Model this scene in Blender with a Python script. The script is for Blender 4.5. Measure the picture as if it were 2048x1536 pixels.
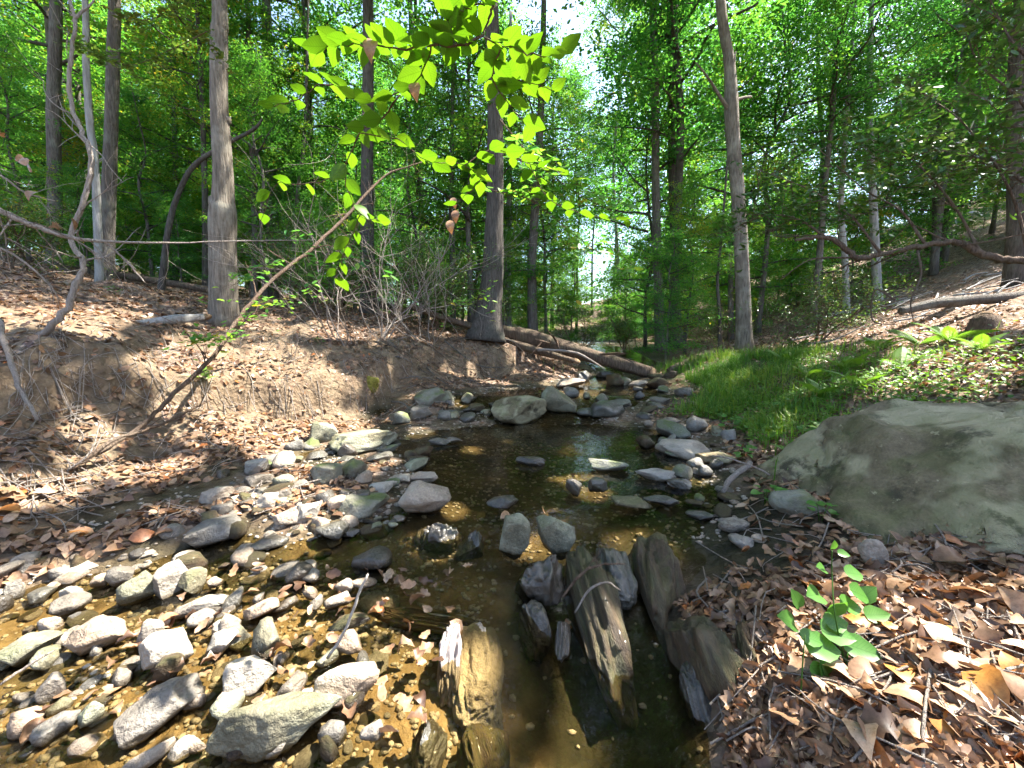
import bpy, bmesh, math, random
import numpy as np
from mathutils import Vector, Matrix

for o in list(bpy.data.objects):
    bpy.data.objects.remove(o, do_unlink=True)
SC = bpy.context.scene
COL = SC.collection
rng = np.random.default_rng(11)
R = random.Random(7)

# ------------------------------------------------------------------ camera, sky, sun, exposure
CAMZ, PITCH, F = 1.35, math.radians(6.5), 768.0
cam_d = bpy.data.cameras.new('camera')
cam = bpy.data.objects.new('camera', cam_d)
COL.objects.link(cam)
cam_d.sensor_width = 36.0
cam_d.lens = 36.0 * F / 2048.0
cam_d.clip_start, cam_d.clip_end = 0.05, 500.0
cam.location = (0, 0, CAMZ)
cam.rotation_euler = (math.pi / 2 - PITCH, 0, 0)
SC.camera = cam

SUN = np.array([0.49, 0.18, 0.85]); SUN /= np.linalg.norm(SUN)
SUN_EL = math.asin(SUN[2]); SUN_AZ = math.atan2(SUN[0], SUN[1])
world = bpy.data.worlds.new('World'); SC.world = world
world.use_nodes = True
nt = world.node_tree
sky = nt.nodes.new('ShaderNodeTexSky')
sky.sky_type = 'NISHITA'; sky.sun_disc = False
sky.sun_elevation = SUN_EL; sky.sun_rotation = SUN_AZ
sky.dust_density = 1.6; sky.air_density = 1.0; sky.ozone_density = 1.0
bg = nt.nodes['Background']; bg.inputs['Strength'].default_value = 0.11
nt.links.new(sky.outputs[0], bg.inputs['Color'])
sl = bpy.data.lights.new('sun', 'SUN'); sl.energy = 5.0; sl.angle = math.radians(0.5); sl.color = (1.0, 0.95, 0.86)
so = bpy.data.objects.new('sun', sl); COL.objects.link(so)
so.rotation_euler = Vector(SUN).to_track_quat('Z', 'Y').to_euler()
so.location = (6, 2, 12)
vs = SC.view_settings
vs.view_transform = 'Standard'; vs.look = 'None'; vs.gamma = 1.0; vs.use_curve_mapping = False
vs.exposure = 2.6
cy = SC.cycles
cy.use_adaptive_sampling = True; cy.adaptive_threshold = 0.07; cy.max_bounces = 5; cy.diffuse_bounces = 4; cy.glossy_bounces = 2; cy.transmission_bounces = 4; cy.transparent_max_bounces = 8
cy.use_denoising = True; cy.sample_clamp_indirect = 6.0; cy.caustics_reflective = False; cy.caustics_refractive = False

# ------------------------------------------------------------------ pixel / world geometry
CP, SP = math.cos(PITCH), math.sin(PITCH)
FWD = np.array([0, CP, -SP]); UP = np.array([0, SP, CP]); CAM = np.array([0, 0, CAMZ])
def ray(px, py):
    u, v = (px - 1024.0) / F, (768.0 - py) / F
    return FWD + u * np.array([1.0, 0, 0]) + v * UP
def at(px, py, t):
    return CAM + t * ray(px, py)
def atz(px, py, z):
    d = ray(px, py)
    return CAM + d * ((z - CAMZ) / d[2])
def project(P):
    P = np.asarray(P, float); d = P - CAM
    t = d @ FWD
    tt = np.where(np.abs(t) < 1e-6, 1e-6, t)
    return 1024 + F * d[..., 0] / tt, 768 - F * (d @ UP) / tt, t

# ------------------------------------------------------------------ value noise
def _h(i, j, k, s):
    n = (i * 374761393 + j * 668265263 + k * 2147483647 + s * 1274126177) & 0xffffffff
    n = ((n ^ (n >> 13)) * 1274126177) & 0xffffffff
    n = ((n ^ (n >> 16)) * 2246822519) & 0xffffffff
    return (n ^ (n >> 15)) / 4294967295.0
def vnoise(P, freq=1.0, seed=0):
    P = np.asarray(P, float) * freq
    i = np.floor(P).astype(np.int64); f = P - i; f = f * f * (3 - 2 * f)
    out = 0
    for a in (0, 1):
        wa = f[..., 0] if a else 1 - f[..., 0]
        for b in (0, 1):
            wb = f[..., 1] if b else 1 - f[..., 1]
            for c in (0, 1):
                wc = f[..., 2] if c else 1 - f[..., 2]
                out = out + wa * wb * wc * _h(i[..., 0] + a, i[..., 1] + b, i[..., 2] + c, seed)
    return out * 2 - 1
def fbm(P, freq=1.0, octv=3, seed=0):
    s, a = 0, 1.0
    for o in range(octv):
        s = s + a * vnoise(P, freq * 2 ** o, seed + o); a *= 0.5
    return s
def sstep(a, b, x):
    t = np.clip((x - a) / (b - a), 0, 1); return t * t * (3 - 2 * t)

# ------------------------------------------------------------------ materials
def newmat(name):
    m = bpy.data.materials.new(name); m.use_nodes = True
    n = m.node_tree.nodes; n.clear()
    out = n.new('ShaderNodeOutputMaterial')
    return m, m.node_tree, out
def ramp(t, stops, fac):
    r = t.nodes.new('ShaderNodeValToRGB')
    el = r.color_ramp.elements
    while len(el) < len(stops): el.new(0.5)
    for e, (p, c) in zip(el, stops):
        e.position = p; e.color = (*c, 1)
    t.links.new(fac, r.inputs[0]); return r.outputs[0]
def noise_node(t, vec, scale, detail=4, rough=0.55):
    n = t.nodes.new('ShaderNodeTexNoise'); n.inputs['Scale'].default_value = scale
    n.inputs['Detail'].default_value = detail; n.inputs['Roughness'].default_value = rough
    if vec is not None: t.links.new(vec, n.inputs['Vector'])
    return n.outputs['Fac']
def mixc(t, fac, a, b, mode='MIX'):
    m = t.nodes.new('ShaderNodeMix'); m.data_type = 'RGBA'; m.blend_type = mode
    for i, x in ((0, fac), (6, a), (7, b)):
        if isinstance(x, (int, float)): m.inputs[i].default_value = x
        elif isinstance(x, tuple): m.inputs[i].default_value = (*x, 1)
        else: t.links.new(x, m.inputs[i])
    return m.outputs[2]
def mathn(t, op, a, b=0.0, clamp=False):
    m = t.nodes.new('ShaderNodeMath'); m.operation = op; m.use_clamp = clamp
    for i, x in ((0, a), (1, b)):
        if isinstance(x, (int, float)): m.inputs[i].default_value = x
        else: t.links.new(x, m.inputs[i])
    return m.outputs[0]
def mrange(t, v, a, b, c=0.0, d=1.0):
    m = t.nodes.new('ShaderNodeMapRange'); m.clamp = True
    t.links.new(v, m.inputs[0])
    for i, x in enumerate((a, b, c, d)): m.inputs[i + 1].default_value = x
    return m.outputs[0]
def coords(t, kind='Object', scale=(1, 1, 1)):
    c = t.nodes.new('ShaderNodeTexCoord')
    mp = t.nodes.new('ShaderNodeMapping'); mp.inputs['Scale'].default_value = scale
    t.links.new(c.outputs[kind], mp.inputs['Vector']); return mp.outputs[0]
def geopos(t):
    return t.nodes.new('ShaderNodeNewGeometry').outputs['Position']
def attr(t, name):
    a = t.nodes.new('ShaderNodeAttribute'); a.attribute_name = name; return a.outputs['Fac']
def bump(t, h, strength=0.5, dist=0.02):
    b = t.nodes.new('ShaderNodeBump'); b.inputs['Strength'].default_value = strength; b.inputs['Distance'].default_value = dist
    t.links.new(h, b.inputs['Height']); return b.outputs[0]
def princ(t, out, col, rough=0.8, normal=None, spec=0.3, coat=0.0):
    p = t.nodes.new('ShaderNodeBsdfPrincipled')
    for k, x in (('Base Color', col), ('Roughness', rough)):
        if isinstance(x, (int, float)): p.inputs[k].default_value = x
        elif isinstance(x, tuple): p.inputs[k].default_value = (*x, 1)
        else: t.links.new(x, p.inputs[k])
    p.inputs['Specular IOR Level'].default_value = spec
    p.inputs['Coat Weight'].default_value = coat
    p.inputs['Coat Roughness'].default_value = 0.12
    if normal is not None: t.links.new(normal, p.inputs['Normal'])
    if out is not None: t.links.new(p.outputs[0], out.inputs[0])
    return p

def leaf_mat(name, stops, trans=0.45, gloss=0.35, veins=False, tboost=(1.45, 1.45, 0.7), dead=False):
    m, t, out = newmat(name)
    tint = attr(t, 'tint')
    oi = t.nodes.new('ShaderNodeObjectInfo')
    v = mathn(t, 'ADD', tint, mrange(t, oi.outputs['Random'], 0, 1, -0.16, 0.16))
    col = ramp(t, stops, v)
    if veins:
        c = coords(t, 'Object')
        sx = t.nodes.new('ShaderNodeSeparateXYZ'); t.links.new(c, sx.inputs[0])
        ay = mathn(t, 'ABSOLUTE', sx.outputs[1])
        k = mathn(t, 'SUBTRACT', sx.outputs[0], mathn(t, 'MULTIPLY', ay, 0.9))
        s = mathn(t, 'SINE', mathn(t, 'MULTIPLY', k, 62.0))
        vein = mrange(t, s, 0.72, 1.0, 0, 0.55)
        mid = mrange(t, ay, 0.0, 0.02, 0.8, 0.0)
        vv = mathn(t, 'MAXIMUM', vein, mid)
        col = mixc(t, vv, col, mixc(t, 1.0, col, (0.55, 0.62, 0.5), 'MULTIPLY'))
    if dead:
        P_ = geopos(t)
        col = mixc(t, mrange(t, noise_node(t, P_, 55, 4, .7), .42, .7, 0, .75), col, mixc(t, 1.0, col, (0.42, 0.36, 0.30), 'MULTIPLY'))
        col = mixc(t, mrange(t, noise_node(t, P_, 14, 2), .4, .7, 0, .5), col, mixc(t, 1.0, col, (1.25, 0.95, 0.62), 'MULTIPLY'))
    tcol = mixc(t, 1.0, col, tboost, 'MULTIPLY')
    p = princ(t, None, col, gloss, spec=0.35)
    tr = t.nodes.new('ShaderNodeBsdfTranslucent'); t.links.new(tcol, tr.inputs[0])
    mx = t.nodes.new('ShaderNodeMixShader'); mx.inputs[0].default_value = trans
    t.links.new(p.outputs[0], mx.inputs[1]); t.links.new(tr.outputs[0], mx.inputs[2]); t.links.new(mx.outputs[0], out.inputs[0])
    return m

G = [(0.0, (0.026, 0.110, 0.034)), (0.35, (0.058, 0.200, 0.044)), (0.7, (0.115, 0.275, 0.045)), (0.93, (0.205, 0.320, 0.042)), (1.0, (0.300, 0.240, 0.030))]
M = {}
M['leaf'] = leaf_mat('woodland_leaf', G, 0.55, 0.4)
M['leaf_dark'] = leaf_mat('laurel_leaf', [(0.0, (0.030, 0.075, 0.020)), (0.5, (0.070, 0.145, 0.032)), (0.85, (0.135, 0.185, 0.040)), (1.0, (0.330, 0.260, 0.020))], 0.32, 0.28)
M['leaf_beech'] = leaf_mat('beech_leaf', [(0.0, (0.050, 0.130, 0.010)), (0.5, (0.085, 0.185, 0.013)), (1.0, (0.135, 0.230, 0.016))], 0.55, 0.38, True, (1.35, 1.35, 0.5))
M['leaf_seed'] = leaf_mat('seedling_leaf', [(0.0, (0.060, 0.170, 0.030)), (1.0, (0.120, 0.260, 0.050))], 0.45, 0.35, True)
M['grass'] = leaf_mat('grass_blade', [(0.0, (0.045, 0.120, 0.015)), (0.6, (0.095, 0.210, 0.025)), (1.0, (0.200, 0.260, 0.040))], 0.4, 0.5)
M['fern'] = leaf_mat('fern_frond', [(0.0, (0.060, 0.150, 0.018)), (1.0, (0.150, 0.270, 0.030))], 0.45, 0.5)
M['litter'] = leaf_mat('dead_leaf', [(0.0, (0.070, 0.038, 0.022)), (0.22, (0.140, 0.082, 0.050)), (0.45, (0.235, 0.148, 0.088)), (0.68, (0.310, 0.205, 0.128)), (0.86, (0.420, 0.310, 0.215)), (0.95, (0.330, 0.120, 0.040)), (1.0, (0.390, 0.180, 0.045))], 0.16, 0.42, False, (1.1, 0.8, 0.5), True)

def bark_mat(name, dark, light, lichen=(0.30, 0.32, 0.27), lich=0.5, scale=1.0):
    m, t, out = newmat(name)
    c = coords(t, 'Object', (14 * scale, 14 * scale, 1.6 * scale))
    c2 = coords(t, 'Object', (1, 1, 1))
    n1 = noise_node(t, c, 2.6, 6, 0.65)
    col = ramp(t, [(0.3, dark), (0.52, tuple((a + b) / 2 for a, b in zip(dark, light))), (0.72, light)], n1)
    n2 = noise_node(t, c2, 3.2, 4, 0.6)
    col = mixc(t, mrange(t, n2, 0.5, 0.68, 0, lich), col, lichen)
    n3 = noise_node(t, c2, 1.1, 3)
    col = mixc(t, mrange(t, n3, 0.35, 0.7, 0, 0.45), col, dark)
    princ(t, out, col, 0.9, bump(t, n1, 1.0, 0.05), 0.15)
    return m
M['bark_grey'] = bark_mat('grey_bark', (0.075, 0.062, 0.047), (0.34, 0.295, 0.235), (0.38, 0.36, 0.29), 0.6)
M['twig_white'] = bark_mat('bleached_stick', (0.45, 0.41, 0.36), (0.62, 0.58, 0.52), (0.55, 0.52, 0.47), 0.3, 2.0)
M['bark_dark'] = bark_mat('dark_ridged_bark', (0.035, 0.030, 0.026), (0.165, 0.145, 0.125), (0.15, 0.17, 0.13), 0.35)
M['bark_pale'] = bark_mat('pale_smooth_bark', (0.19, 0.18, 0.165), (0.42, 0.41, 0.39), (0.45, 0.46, 0.43), 0.5, 0.6)
M['bark_mid'] = bark_mat('brown_grey_bark', (0.065, 0.055, 0.045), (0.22, 0.195, 0.17), (0.22, 0.24, 0.19), 0.45)
M['twig_pale'] = bark_mat('weathered_pale_twig', (0.22, 0.18, 0.15), (0.46, 0.40, 0.34), (0.40, 0.38, 0.33), 0.3, 2.0)
M['twig_brown'] = bark_mat('brown_branch_bark', (0.085, 0.055, 0.038), (0.26, 0.18, 0.125), (0.27, 0.25, 0.20), 0.3, 2.0)
M['wood_log'] = bark_mat('rotting_log_wood', (0.050, 0.034, 0.024), (0.21, 0.155, 0.11), (0.10, 0.11, 0.06), 0.35, 1.0)
M['wood_end'] = bark_mat('broken_wood', (0.25, 0.16, 0.09), (0.46, 0.32, 0.20), (0.40, 0.30, 0.2), 0.2, 3.0)

def rock_mat(name, a, b, lich=None, lichf=0.0, wet=0.0, moss=0.0, streak=(1, 1, 1)):
    m, t, out = newmat(name)
    oi = t.nodes.new('ShaderNodeObjectInfo')
    c = coords(t, 'Object', streak)
    ad = t.nodes.new('ShaderNodeVectorMath'); ad.operation = 'ADD'
    t.links.new(c, ad.inputs[0]); t.links.new(mrange(t, oi.outputs['Random'], 0, 1, 0, 40), ad.inputs[1])
    c = ad.outputs[0]
    n1 = noise_node(t, c, 7.0, 8, 0.62); n2 = noise_node(t, c, 60.0, 4, 0.6); n0 = noise_node(t, c, 2.2, 3)
    col = ramp(t, [(0.3, a), (0.7, b)], n1)
    col = mixc(t, mrange(t, n2, 0.35, 0.7, 0, 0.5), col, tuple(x * 0.55 for x in a))
    hv = mixc(t, mrange(t, oi.outputs['Random'], 0, 1, 0, 0.55), col, mixc(t, 1.0, col, (1.15, 0.92, 0.72), 'MULTIPLY'))
    col = hv
    if lich:
        col = mixc(t, mrange(t, n0, 0.49, 0.55, 0, lichf), col, lich)
        col = mixc(t, mrange(t, noise_node(t, c, 3.6, 6, .7), 0.56, 0.64, 0, lichf), col, tuple(x * 0.45 for x in a))
        n5 = noise_node(t, c, 18.0, 5, 0.7)
        col = mixc(t, mrange(t, n5, 0.62, 0.68, 0, lichf * 0.8), col, tuple(min(0.6, x * 1.25) for x in lich))
    if moss:
        g = t.nodes.new('ShaderNodeNewGeometry'); s = t.nodes.new('ShaderNodeSeparateXYZ'); t.links.new(g.outputs['Normal'], s.inputs[0])
        k = mathn(t, 'MULTIPLY', mrange(t, s.outputs[2], 0.0, 0.7, 0, 1), mrange(t, noise_node(t, c, 5.0, 5), 0.42, 0.6, 0, moss))
        col = mixc(t, k, col, (0.075, 0.095, 0.022))
    nm = bump(t, mathn(t, 'ADD', n1, mathn(t, 'MULTIPLY', n2, 0.45)), 0.8, 0.035)
    wv = attr(t, 'wetline')
    col = mixc(t, mathn(t, 'MULTIPLY', wv, 0.8), col, mixc(t, 1.0, col, (0.30, 0.27, 0.22), 'MULTIPLY'))
    p = princ(t, out, col, mrange(t, wv, 0, 1, 0.78 - 0.42 * wet, 0.3), nm, 0.3 + 0.25 * wet, 0.25 * wet)
    return m
M['rock_grey'] = rock_mat('grey_schist', (0.15, 0.132, 0.108), (0.36, 0.325, 0.270), (0.40, 0.37, 0.31), 0.4)
M['rock_tan'] = rock_mat('tan_sandy_rock', (0.20, 0.165, 0.125), (0.40, 0.34, 0.27), (0.40, 0.37, 0.30), 0.3)
M['rock_green'] = rock_mat('grey_green_rock', (0.110, 0.105, 0.070), (0.25, 0.235, 0.165), (0.32, 0.32, 0.23), 0.5, 0, 0.35)
M['rock_lichen'] = rock_mat('lichen_covered_rock', (0.085, 0.070, 0.040), (0.20, 0.172, 0.105), (0.30, 0.265, 0.160), 0.85, 0, 0.35)
M['rock_wet'] = rock_mat('dark_wet_slate', (0.028, 0.024, 0.018), (0.092, 0.080, 0.060), (0.14, 0.14, 0.11), 0.25, 0.9)
M['rock_slate'] = rock_mat('blue_grey_slate', (0.078, 0.070, 0.057), (0.195, 0.178, 0.148), (0.29, 0.272, 0.235), 0.25, 0.45)
M['rock_brown'] = rock_mat('brown_ridged_bedrock', (0.024, 0.015, 0.008), (0.115, 0.074, 0.034), (0.08, 0.07, 0.035), 0.35, 0.3, 0.3, (0.8, 3.2, 3.2))
M['rock_mossy'] = rock_mat('moss_capped_rock', (0.085, 0.08, 0.06), (0.20, 0.19, 0.145), (0.27, 0.28, 0.22), 0.3, 0.2, 0.95)
M['rock_splint'] = rock_mat('pale_splintered_slate', (0.20, 0.165, 0.15), (0.52, 0.45, 0.42), (0.42, 0.36, 0.33), 0.3, 0.2, 0, (0.7, 6, 6))

m, t, out = newmat('green_moss')
c = coords(t, 'Object')
princ(t, out, ramp(t, [(0.3, (0.09, 0.085, 0.02)), (0.7, (0.22, 0.21, 0.05))], noise_node(t, c, 25, 5)), 1.0, bump(t, noise_node(t, c, 90, 3), 0.9, 0.03), 0.05)
M['moss'] = m
m, t, out = newmat('dark_earth')
c = coords(t, 'Object'); n_ = noise_node(t, c, 9, 7, .65)
col = ramp(t, [(0.3, (0.028, 0.019, 0.012)), (0.55, (0.085, 0.060, 0.038)), (0.75, (0.17, 0.125, 0.08))], n_)
col = mixc(t, mrange(t, noise_node(t, c, 3, 4), .48, .62, 0, .7), col, (0.060, 0.068, 0.026))
princ(t, out, col, 1.0, bump(t, mathn(t, 'ADD', n_, noise_node(t, c, 50, 4)), 1.0, .05), .05)
M['earth'] = m

# ground: litter-brown floor, bare tan bank, wet stream bed, greenish verge
m, t, out = newmat('forest_floor')
P = geopos(t)
wet, soil, green, mud = attr(t, 'wet'), attr(t, 'soil'), attr(t, 'green'), attr(t, 'mud')
vo = t.nodes.new('ShaderNodeTexVoronoi'); vo.inputs['Scale'].default_value = 16.0; vo.inputs['Randomness'].default_value = 1.0
mp = t.nodes.new('ShaderNodeMapping'); mp.inputs['Scale'].default_value = (1, 1, 1); t.links.new(P, mp.inputs[0])
nz = t.nodes.new('ShaderNodeTexNoise'); nz.inputs['Scale'].default_value = 6; t.links.new(P, nz.inputs['Vector'])
va = t.nodes.new('ShaderNodeVectorMath'); va.operation = 'MULTIPLY_ADD'; t.links.new(nz.outputs['Color'], va.inputs[0]); va.inputs[1].default_value = (0.15, 0.15, 0.15); t.links.new(mp.outputs[0], va.inputs[2])
t.links.new(va.outputs[0], vo.inputs['Vector'])
sepc = t.nodes.new('ShaderNodeSeparateColor'); t.links.new(vo.outputs['Color'], sepc.inputs[0])
lit = ramp(t, [(0.0, (0.075, 0.045, 0.028)), (0.35, (0.155, 0.100, 0.066)), (0.65, (0.235, 0.165, 0.118)), (0.9, (0.33, 0.25, 0.19)), (1.0, (0.30, 0.13, 0.05))], sepc.outputs[0])
fine = noise_node(t, P, 38, 6, 0.65); mid = noise_node(t, P, 5, 5, 0.6)
lit = mixc(t, mrange(t, fine, 0.4, 0.65, 0.45, 0), lit, (0.055, 0.036, 0.024))
dirt = ramp(t, [(0.25, (0.10, 0.068, 0.042)), (0.5, (0.20, 0.145, 0.092)), (0.75, (0.29, 0.225, 0.145))], mid)
dirt = mixc(t, mrange(t, fine, 0.45, 0.7, 0.5, 0), dirt, (0.085, 0.058, 0.036))
gr = ramp(t, [(0.3, (0.040, 0.060, 0.018)), (0.7, (0.115, 0.135, 0.04))], fine)
bed = ramp(t, [(0.25, (0.075, 0.050, 0.027)), (0.5, (0.19, 0.128, 0.066)), (0.75, (0.33, 0.24, 0.135))], noise_node(t, P, 9, 6, 0.65))
bed = mixc(t, mrange(t, noise_node(t, P, 2.2, 3), 0.45, 0.62, 0, 0.7), bed, (0.07, 0.06, 0.03))
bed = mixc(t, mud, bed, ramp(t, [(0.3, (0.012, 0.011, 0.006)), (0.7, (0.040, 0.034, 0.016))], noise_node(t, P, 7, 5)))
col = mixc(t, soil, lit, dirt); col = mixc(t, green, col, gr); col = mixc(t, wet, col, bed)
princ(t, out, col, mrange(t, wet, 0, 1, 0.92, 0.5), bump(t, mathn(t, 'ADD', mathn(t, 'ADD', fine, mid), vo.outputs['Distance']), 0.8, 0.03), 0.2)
M['floor'] = m

# stream water: clear, tea coloured, Fresnel reflection, small ripples
m, t, out = newmat('stream_water')
P = geopos(t)
mp = t.nodes.new('ShaderNodeMapping'); mp.inputs['Scale'].default_value = (1.0, 0.55, 1); mp.inputs['Rotation'].default_value = (0, 0, 0.3); t.links.new(P, mp.inputs[0])
rp = attr(t, 'ripple')
h = mathn(t, 'ADD', mathn(t, 'MULTIPLY', noise_node(t, mp.outputs[0], 7, 3), 1.0), mathn(t, 'MULTIPLY', noise_node(t, mp.outputs[0], 38, 4), mathn(t, 'MULTIPLY', rp, 0.75)))
nm = bump(t, h, 0.20, 0.05)
fr = t.nodes.new('ShaderNodeFresnel'); fr.inputs[0].default_value = 1.33; t.links.new(nm, fr.inputs['Normal'])
gl = t.nodes.new('ShaderNodeBsdfGlossy'); gl.inputs['Roughness'].default_value = 0.03; t.links.new(nm, gl.inputs['Normal'])
tr = t.nodes.new('ShaderNodeBsdfTransparent'); tr.inputs[0].default_value = (0.76, 0.70, 0.52, 1)
mx = t.nodes.new('ShaderNodeMixShader'); t.links.new(fr.outputs[0], mx.inputs[0]); t.links.new(tr.outputs[0], mx.inputs[1]); t.links.new(gl.outputs[0], mx.inputs[2])
t.links.new(mx.outputs[0], out.inputs[0])
M['water'] = m

# ------------------------------------------------------------------ object helpers
def mesh_np(name, V, Fc, attrs=None, smooth=True):
    me = bpy.data.meshes.new(name)
    me.from_pydata(np.asarray(V, np.float32), [], Fc if isinstance(Fc, list) else np.asarray(Fc, np.int32))
    if smooth: me.polygons.foreach_set('use_smooth', np.ones(len(me.polygons), bool))
    for k, (dom, val) in (attrs or {}).items():
        a = me.attributes.new(k, 'FLOAT', dom); a.data.foreach_set('value', np.asarray(val, np.float32))
    me.update(); return me
def obj(name, me, mat=None, parent=None, loc=None):
    o = bpy.data.objects.new(name, me); COL.objects.link(o)
    if mat is not None and not me.materials: me.materials.append(M[mat])
    if parent is not None: o.parent = parent
    if loc is not None: o.location = Vector([float(x) for x in loc])
    return o
def tag(o, label=None, cat=None, group=None, kind=None):
    if label: o['label'] = label
    if cat: o['category'] = cat
    if group: o['group'] = group
    if kind: o['kind'] = kind
    return o
def empty(name, loc, label=None, cat=None, group=None):
    o = bpy.data.objects.new(name, None); COL.objects.link(o); o.empty_display_size = 0.1
    o.location = Vector([float(x) for x in loc]); return tag(o, label, cat, group)
def copy_tree(o, parent=None):
    c = o.copy(); COL.objects.link(c); c.parent = parent
    for ch in list(o.children): copy_tree(ch, c)
    return c

class Tubes:
    """collects swept tubes of any number into one mesh"""
    def __init__(s): s.V, s.F, s.n = [], [], 0
    def add(s, pts, rad, sides=8, rough=0.0, seed=0, cap=True):
        pts = np.asarray(pts, float); rad = np.asarray(rad, float); n = len(pts)
        T = np.gradient(pts, axis=0); T /= np.linalg.norm(T, axis=1)[:, None] + 1e-9
        a = np.array([1.0, 0.13, 0.07]) if abs(T[0][0]) < 0.8 else np.array([0.1, 1.0, 0.05])
        A = a - (T @ a)[:, None] * T; A /= np.linalg.norm(A, axis=1)[:, None]
        B = np.cross(T, A)
        th = np.arange(sides) * 2 * math.pi / sides
        ring = A[:, None, :] * np.cos(th)[None, :, None] + B[:, None, :] * np.sin(th)[None, :, None]
        r = rad[:, None] * np.ones((1, sides))
        if rough:
            Q = np.stack([np.cos(th)[None, :] * np.ones((n, 1)) * 2.2, np.sin(th)[None, :] * np.ones((n, 1)) * 2.2,
                          np.cumsum(np.r_[0, np.linalg.norm(np.diff(pts, axis=0), axis=1)])[:, None] / (rad.mean() * 5 + 1e-6) * np.ones((1, sides))], -1)
            r = r * (1 + rough * fbm(Q, 1.0, 3, seed))
        V = pts[:, None, :] + ring * r[:, :, None]
        V = V.reshape(-1, 3); base = s.n
        i = np.arange(n - 1)[:, None] * sides; j = np.arange(sides)[None, :]; k = (j + 1) % sides
        Fq = np.stack([i + j, i + k, i + sides + k, i + sides + j], -1).reshape(-1, 4) + base
        s.V.append(V); s.F.extend(Fq.tolist()); s.n += len(V)
        if cap:
            s.F.append([base + x for x in range(sides)][::-1]); s.F.append([base + (n - 1) * sides + x for x in range(sides)])
    def mesh(s, name, smooth=True):
        return mesh_np(name, np.concatenate(s.V), s.F, None, smooth)

def spline(P, n):
    """Catmull-Rom through control rows (any number of columns)"""
    P = np.asarray(P, float)
    if len(P) == 2: return P[0] + (P[1] - P[0]) * np.linspace(0, 1, n)[:, None]
    Q = np.vstack([2 * P[0] - P[1], P, 2 * P[-1] - P[-2]])
    u = np.linspace(0, len(P) - 1 - 1e-6, n); i = u.astype(int); f = (u - i)[:, None]
    a, b, c, d = Q[i], Q[i + 1], Q[i + 2], Q[i + 3]
    return 0.5 * (2 * b + (c - a) * f + (2 * a - 5 * b + 4 * c - d) * f ** 2 + (3 * b - a - 3 * c + d) * f ** 3)

def grow(T, p, d, L, r, depth, rg, wander=0.35, lift=0.0, kids=4, sides=5, tips=None, shrink=0.62, fork=0.9):
    """recursive twig; T collects tubes, tips collects (point, direction)"""
    n = max(4, int(5 + depth * 2)); pts = [np.array(p, float)]; d = np.array(d, float)
    for i in range(n):
        d = d + rg.normal(0, wander, 3) * (L / n) ** 0.25 * 0.55 + np.array([0, 0, lift])
        d /= np.linalg.norm(d); pts.append(pts[-1] + d * L / n)
    pts = np.array(pts)
    T.add(pts, np.linspace(r, r * 0.4, len(pts)), sides, cap=False)
    if tips is not None and depth <= 1:
        for q in range(2, len(pts)): tips.append((pts[q], d.copy()))
    if depth > 0:
        for k in range(kids):
            i = min(len(pts) - 2, int((0.25 + 0.75 * rg.random()) * (len(pts) - 1)))
            dd = pts[i + 1] - pts[i]; dd = dd / np.linalg.norm(dd) + rg.normal(0, fork * 0.6, 3); dd /= np.linalg.norm(dd)
            grow(T, pts[i], dd, L * shrink * rg.uniform(0.6, 1.15), r * 0.52, depth - 1, rg, wander, lift, max(2, kids - 1), max(3, sides - 1), tips, shrink, fork)

def frames(Nrm, ang):
    """two tangent axes for every normal, rotated by ang"""
    a = np.where(np.abs(Nrm[:, 2:3]) < 0.9, np.array([[0, 0, 1.0]]), np.array([[1.0, 0, 0]]))
    X = np.cross(a, Nrm); X /= np.linalg.norm(X, axis=1)[:, None] + 1e-9
    Y = np.cross(Nrm, X)
    c, s = np.cos(ang)[:, None], np.sin(ang)[:, None]
    return X * c + Y * s, Y * c - X * s
def leaves4(C, Nrm, L, W, rg, ang=None, fold=0.25):
    """two-triangle folded leaves"""
    n = len(C)
    ang = rg.uniform(0, 2 * math.pi, n) if ang is None else ang
    X, Y = frames(Nrm, ang); L = L[:, None]; W = W[:, None]
    a = C - X * L * 0.5; b = C + X * L * 0.5
    l = C - X * L * 0.06 + Y * W * 0.5 + Nrm * W * fold; r = C - X * L * 0.06 - Y * W * 0.5 + Nrm * W * fold
    V = np.stack([a, r, b, l], 1).reshape(-1, 3)
    k = np.arange(n)[:, None] * 4
    Fc = np.concatenate([k + [0, 1, 2], k + [0, 2, 3]], 1).reshape(-1, 3)
    return V, Fc
def leaves8(C, Nrm, L, W, rg, curl=0.5):
    """curled eight-vertex leaves"""
    n = len(C); X, Y = frames(Nrm, rg.uniform(0, 2 * math.pi, n))
    cu = rg.normal(0, curl, n)[:, None]; cp = rg.normal(0.25, 0.35, n)[:, None]
    L = L[:, None]; W = W[:, None]
    def pt(s, w, side):
        return C + X * L * (s - 0.5) + Y * W * w * side + Nrm * (cu * L * ((s - 0.5) ** 2 - 0.12) + cp * W * w * abs(side) * 0.9)
    V = np.stack([pt(0, 0, 0), pt(.3, .48, 1), pt(.3, 0, 0), pt(.3, .48, -1), pt(.68, .40, 1), pt(.68, 0, 0), pt(.68, .40, -1), pt(1, 0, 0)], 1).reshape(-1, 3)
    k = np.arange(n)[:, None] * 8
    tr = [[0, 2, 1], [0, 3, 2], [1, 2, 5], [1, 5, 4], [2, 3, 6], [2, 6, 5], [4, 5, 7], [5, 6, 7]]
    return V, np.concatenate([k + x for x in tr], 1).reshape(-1, 3)

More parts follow.
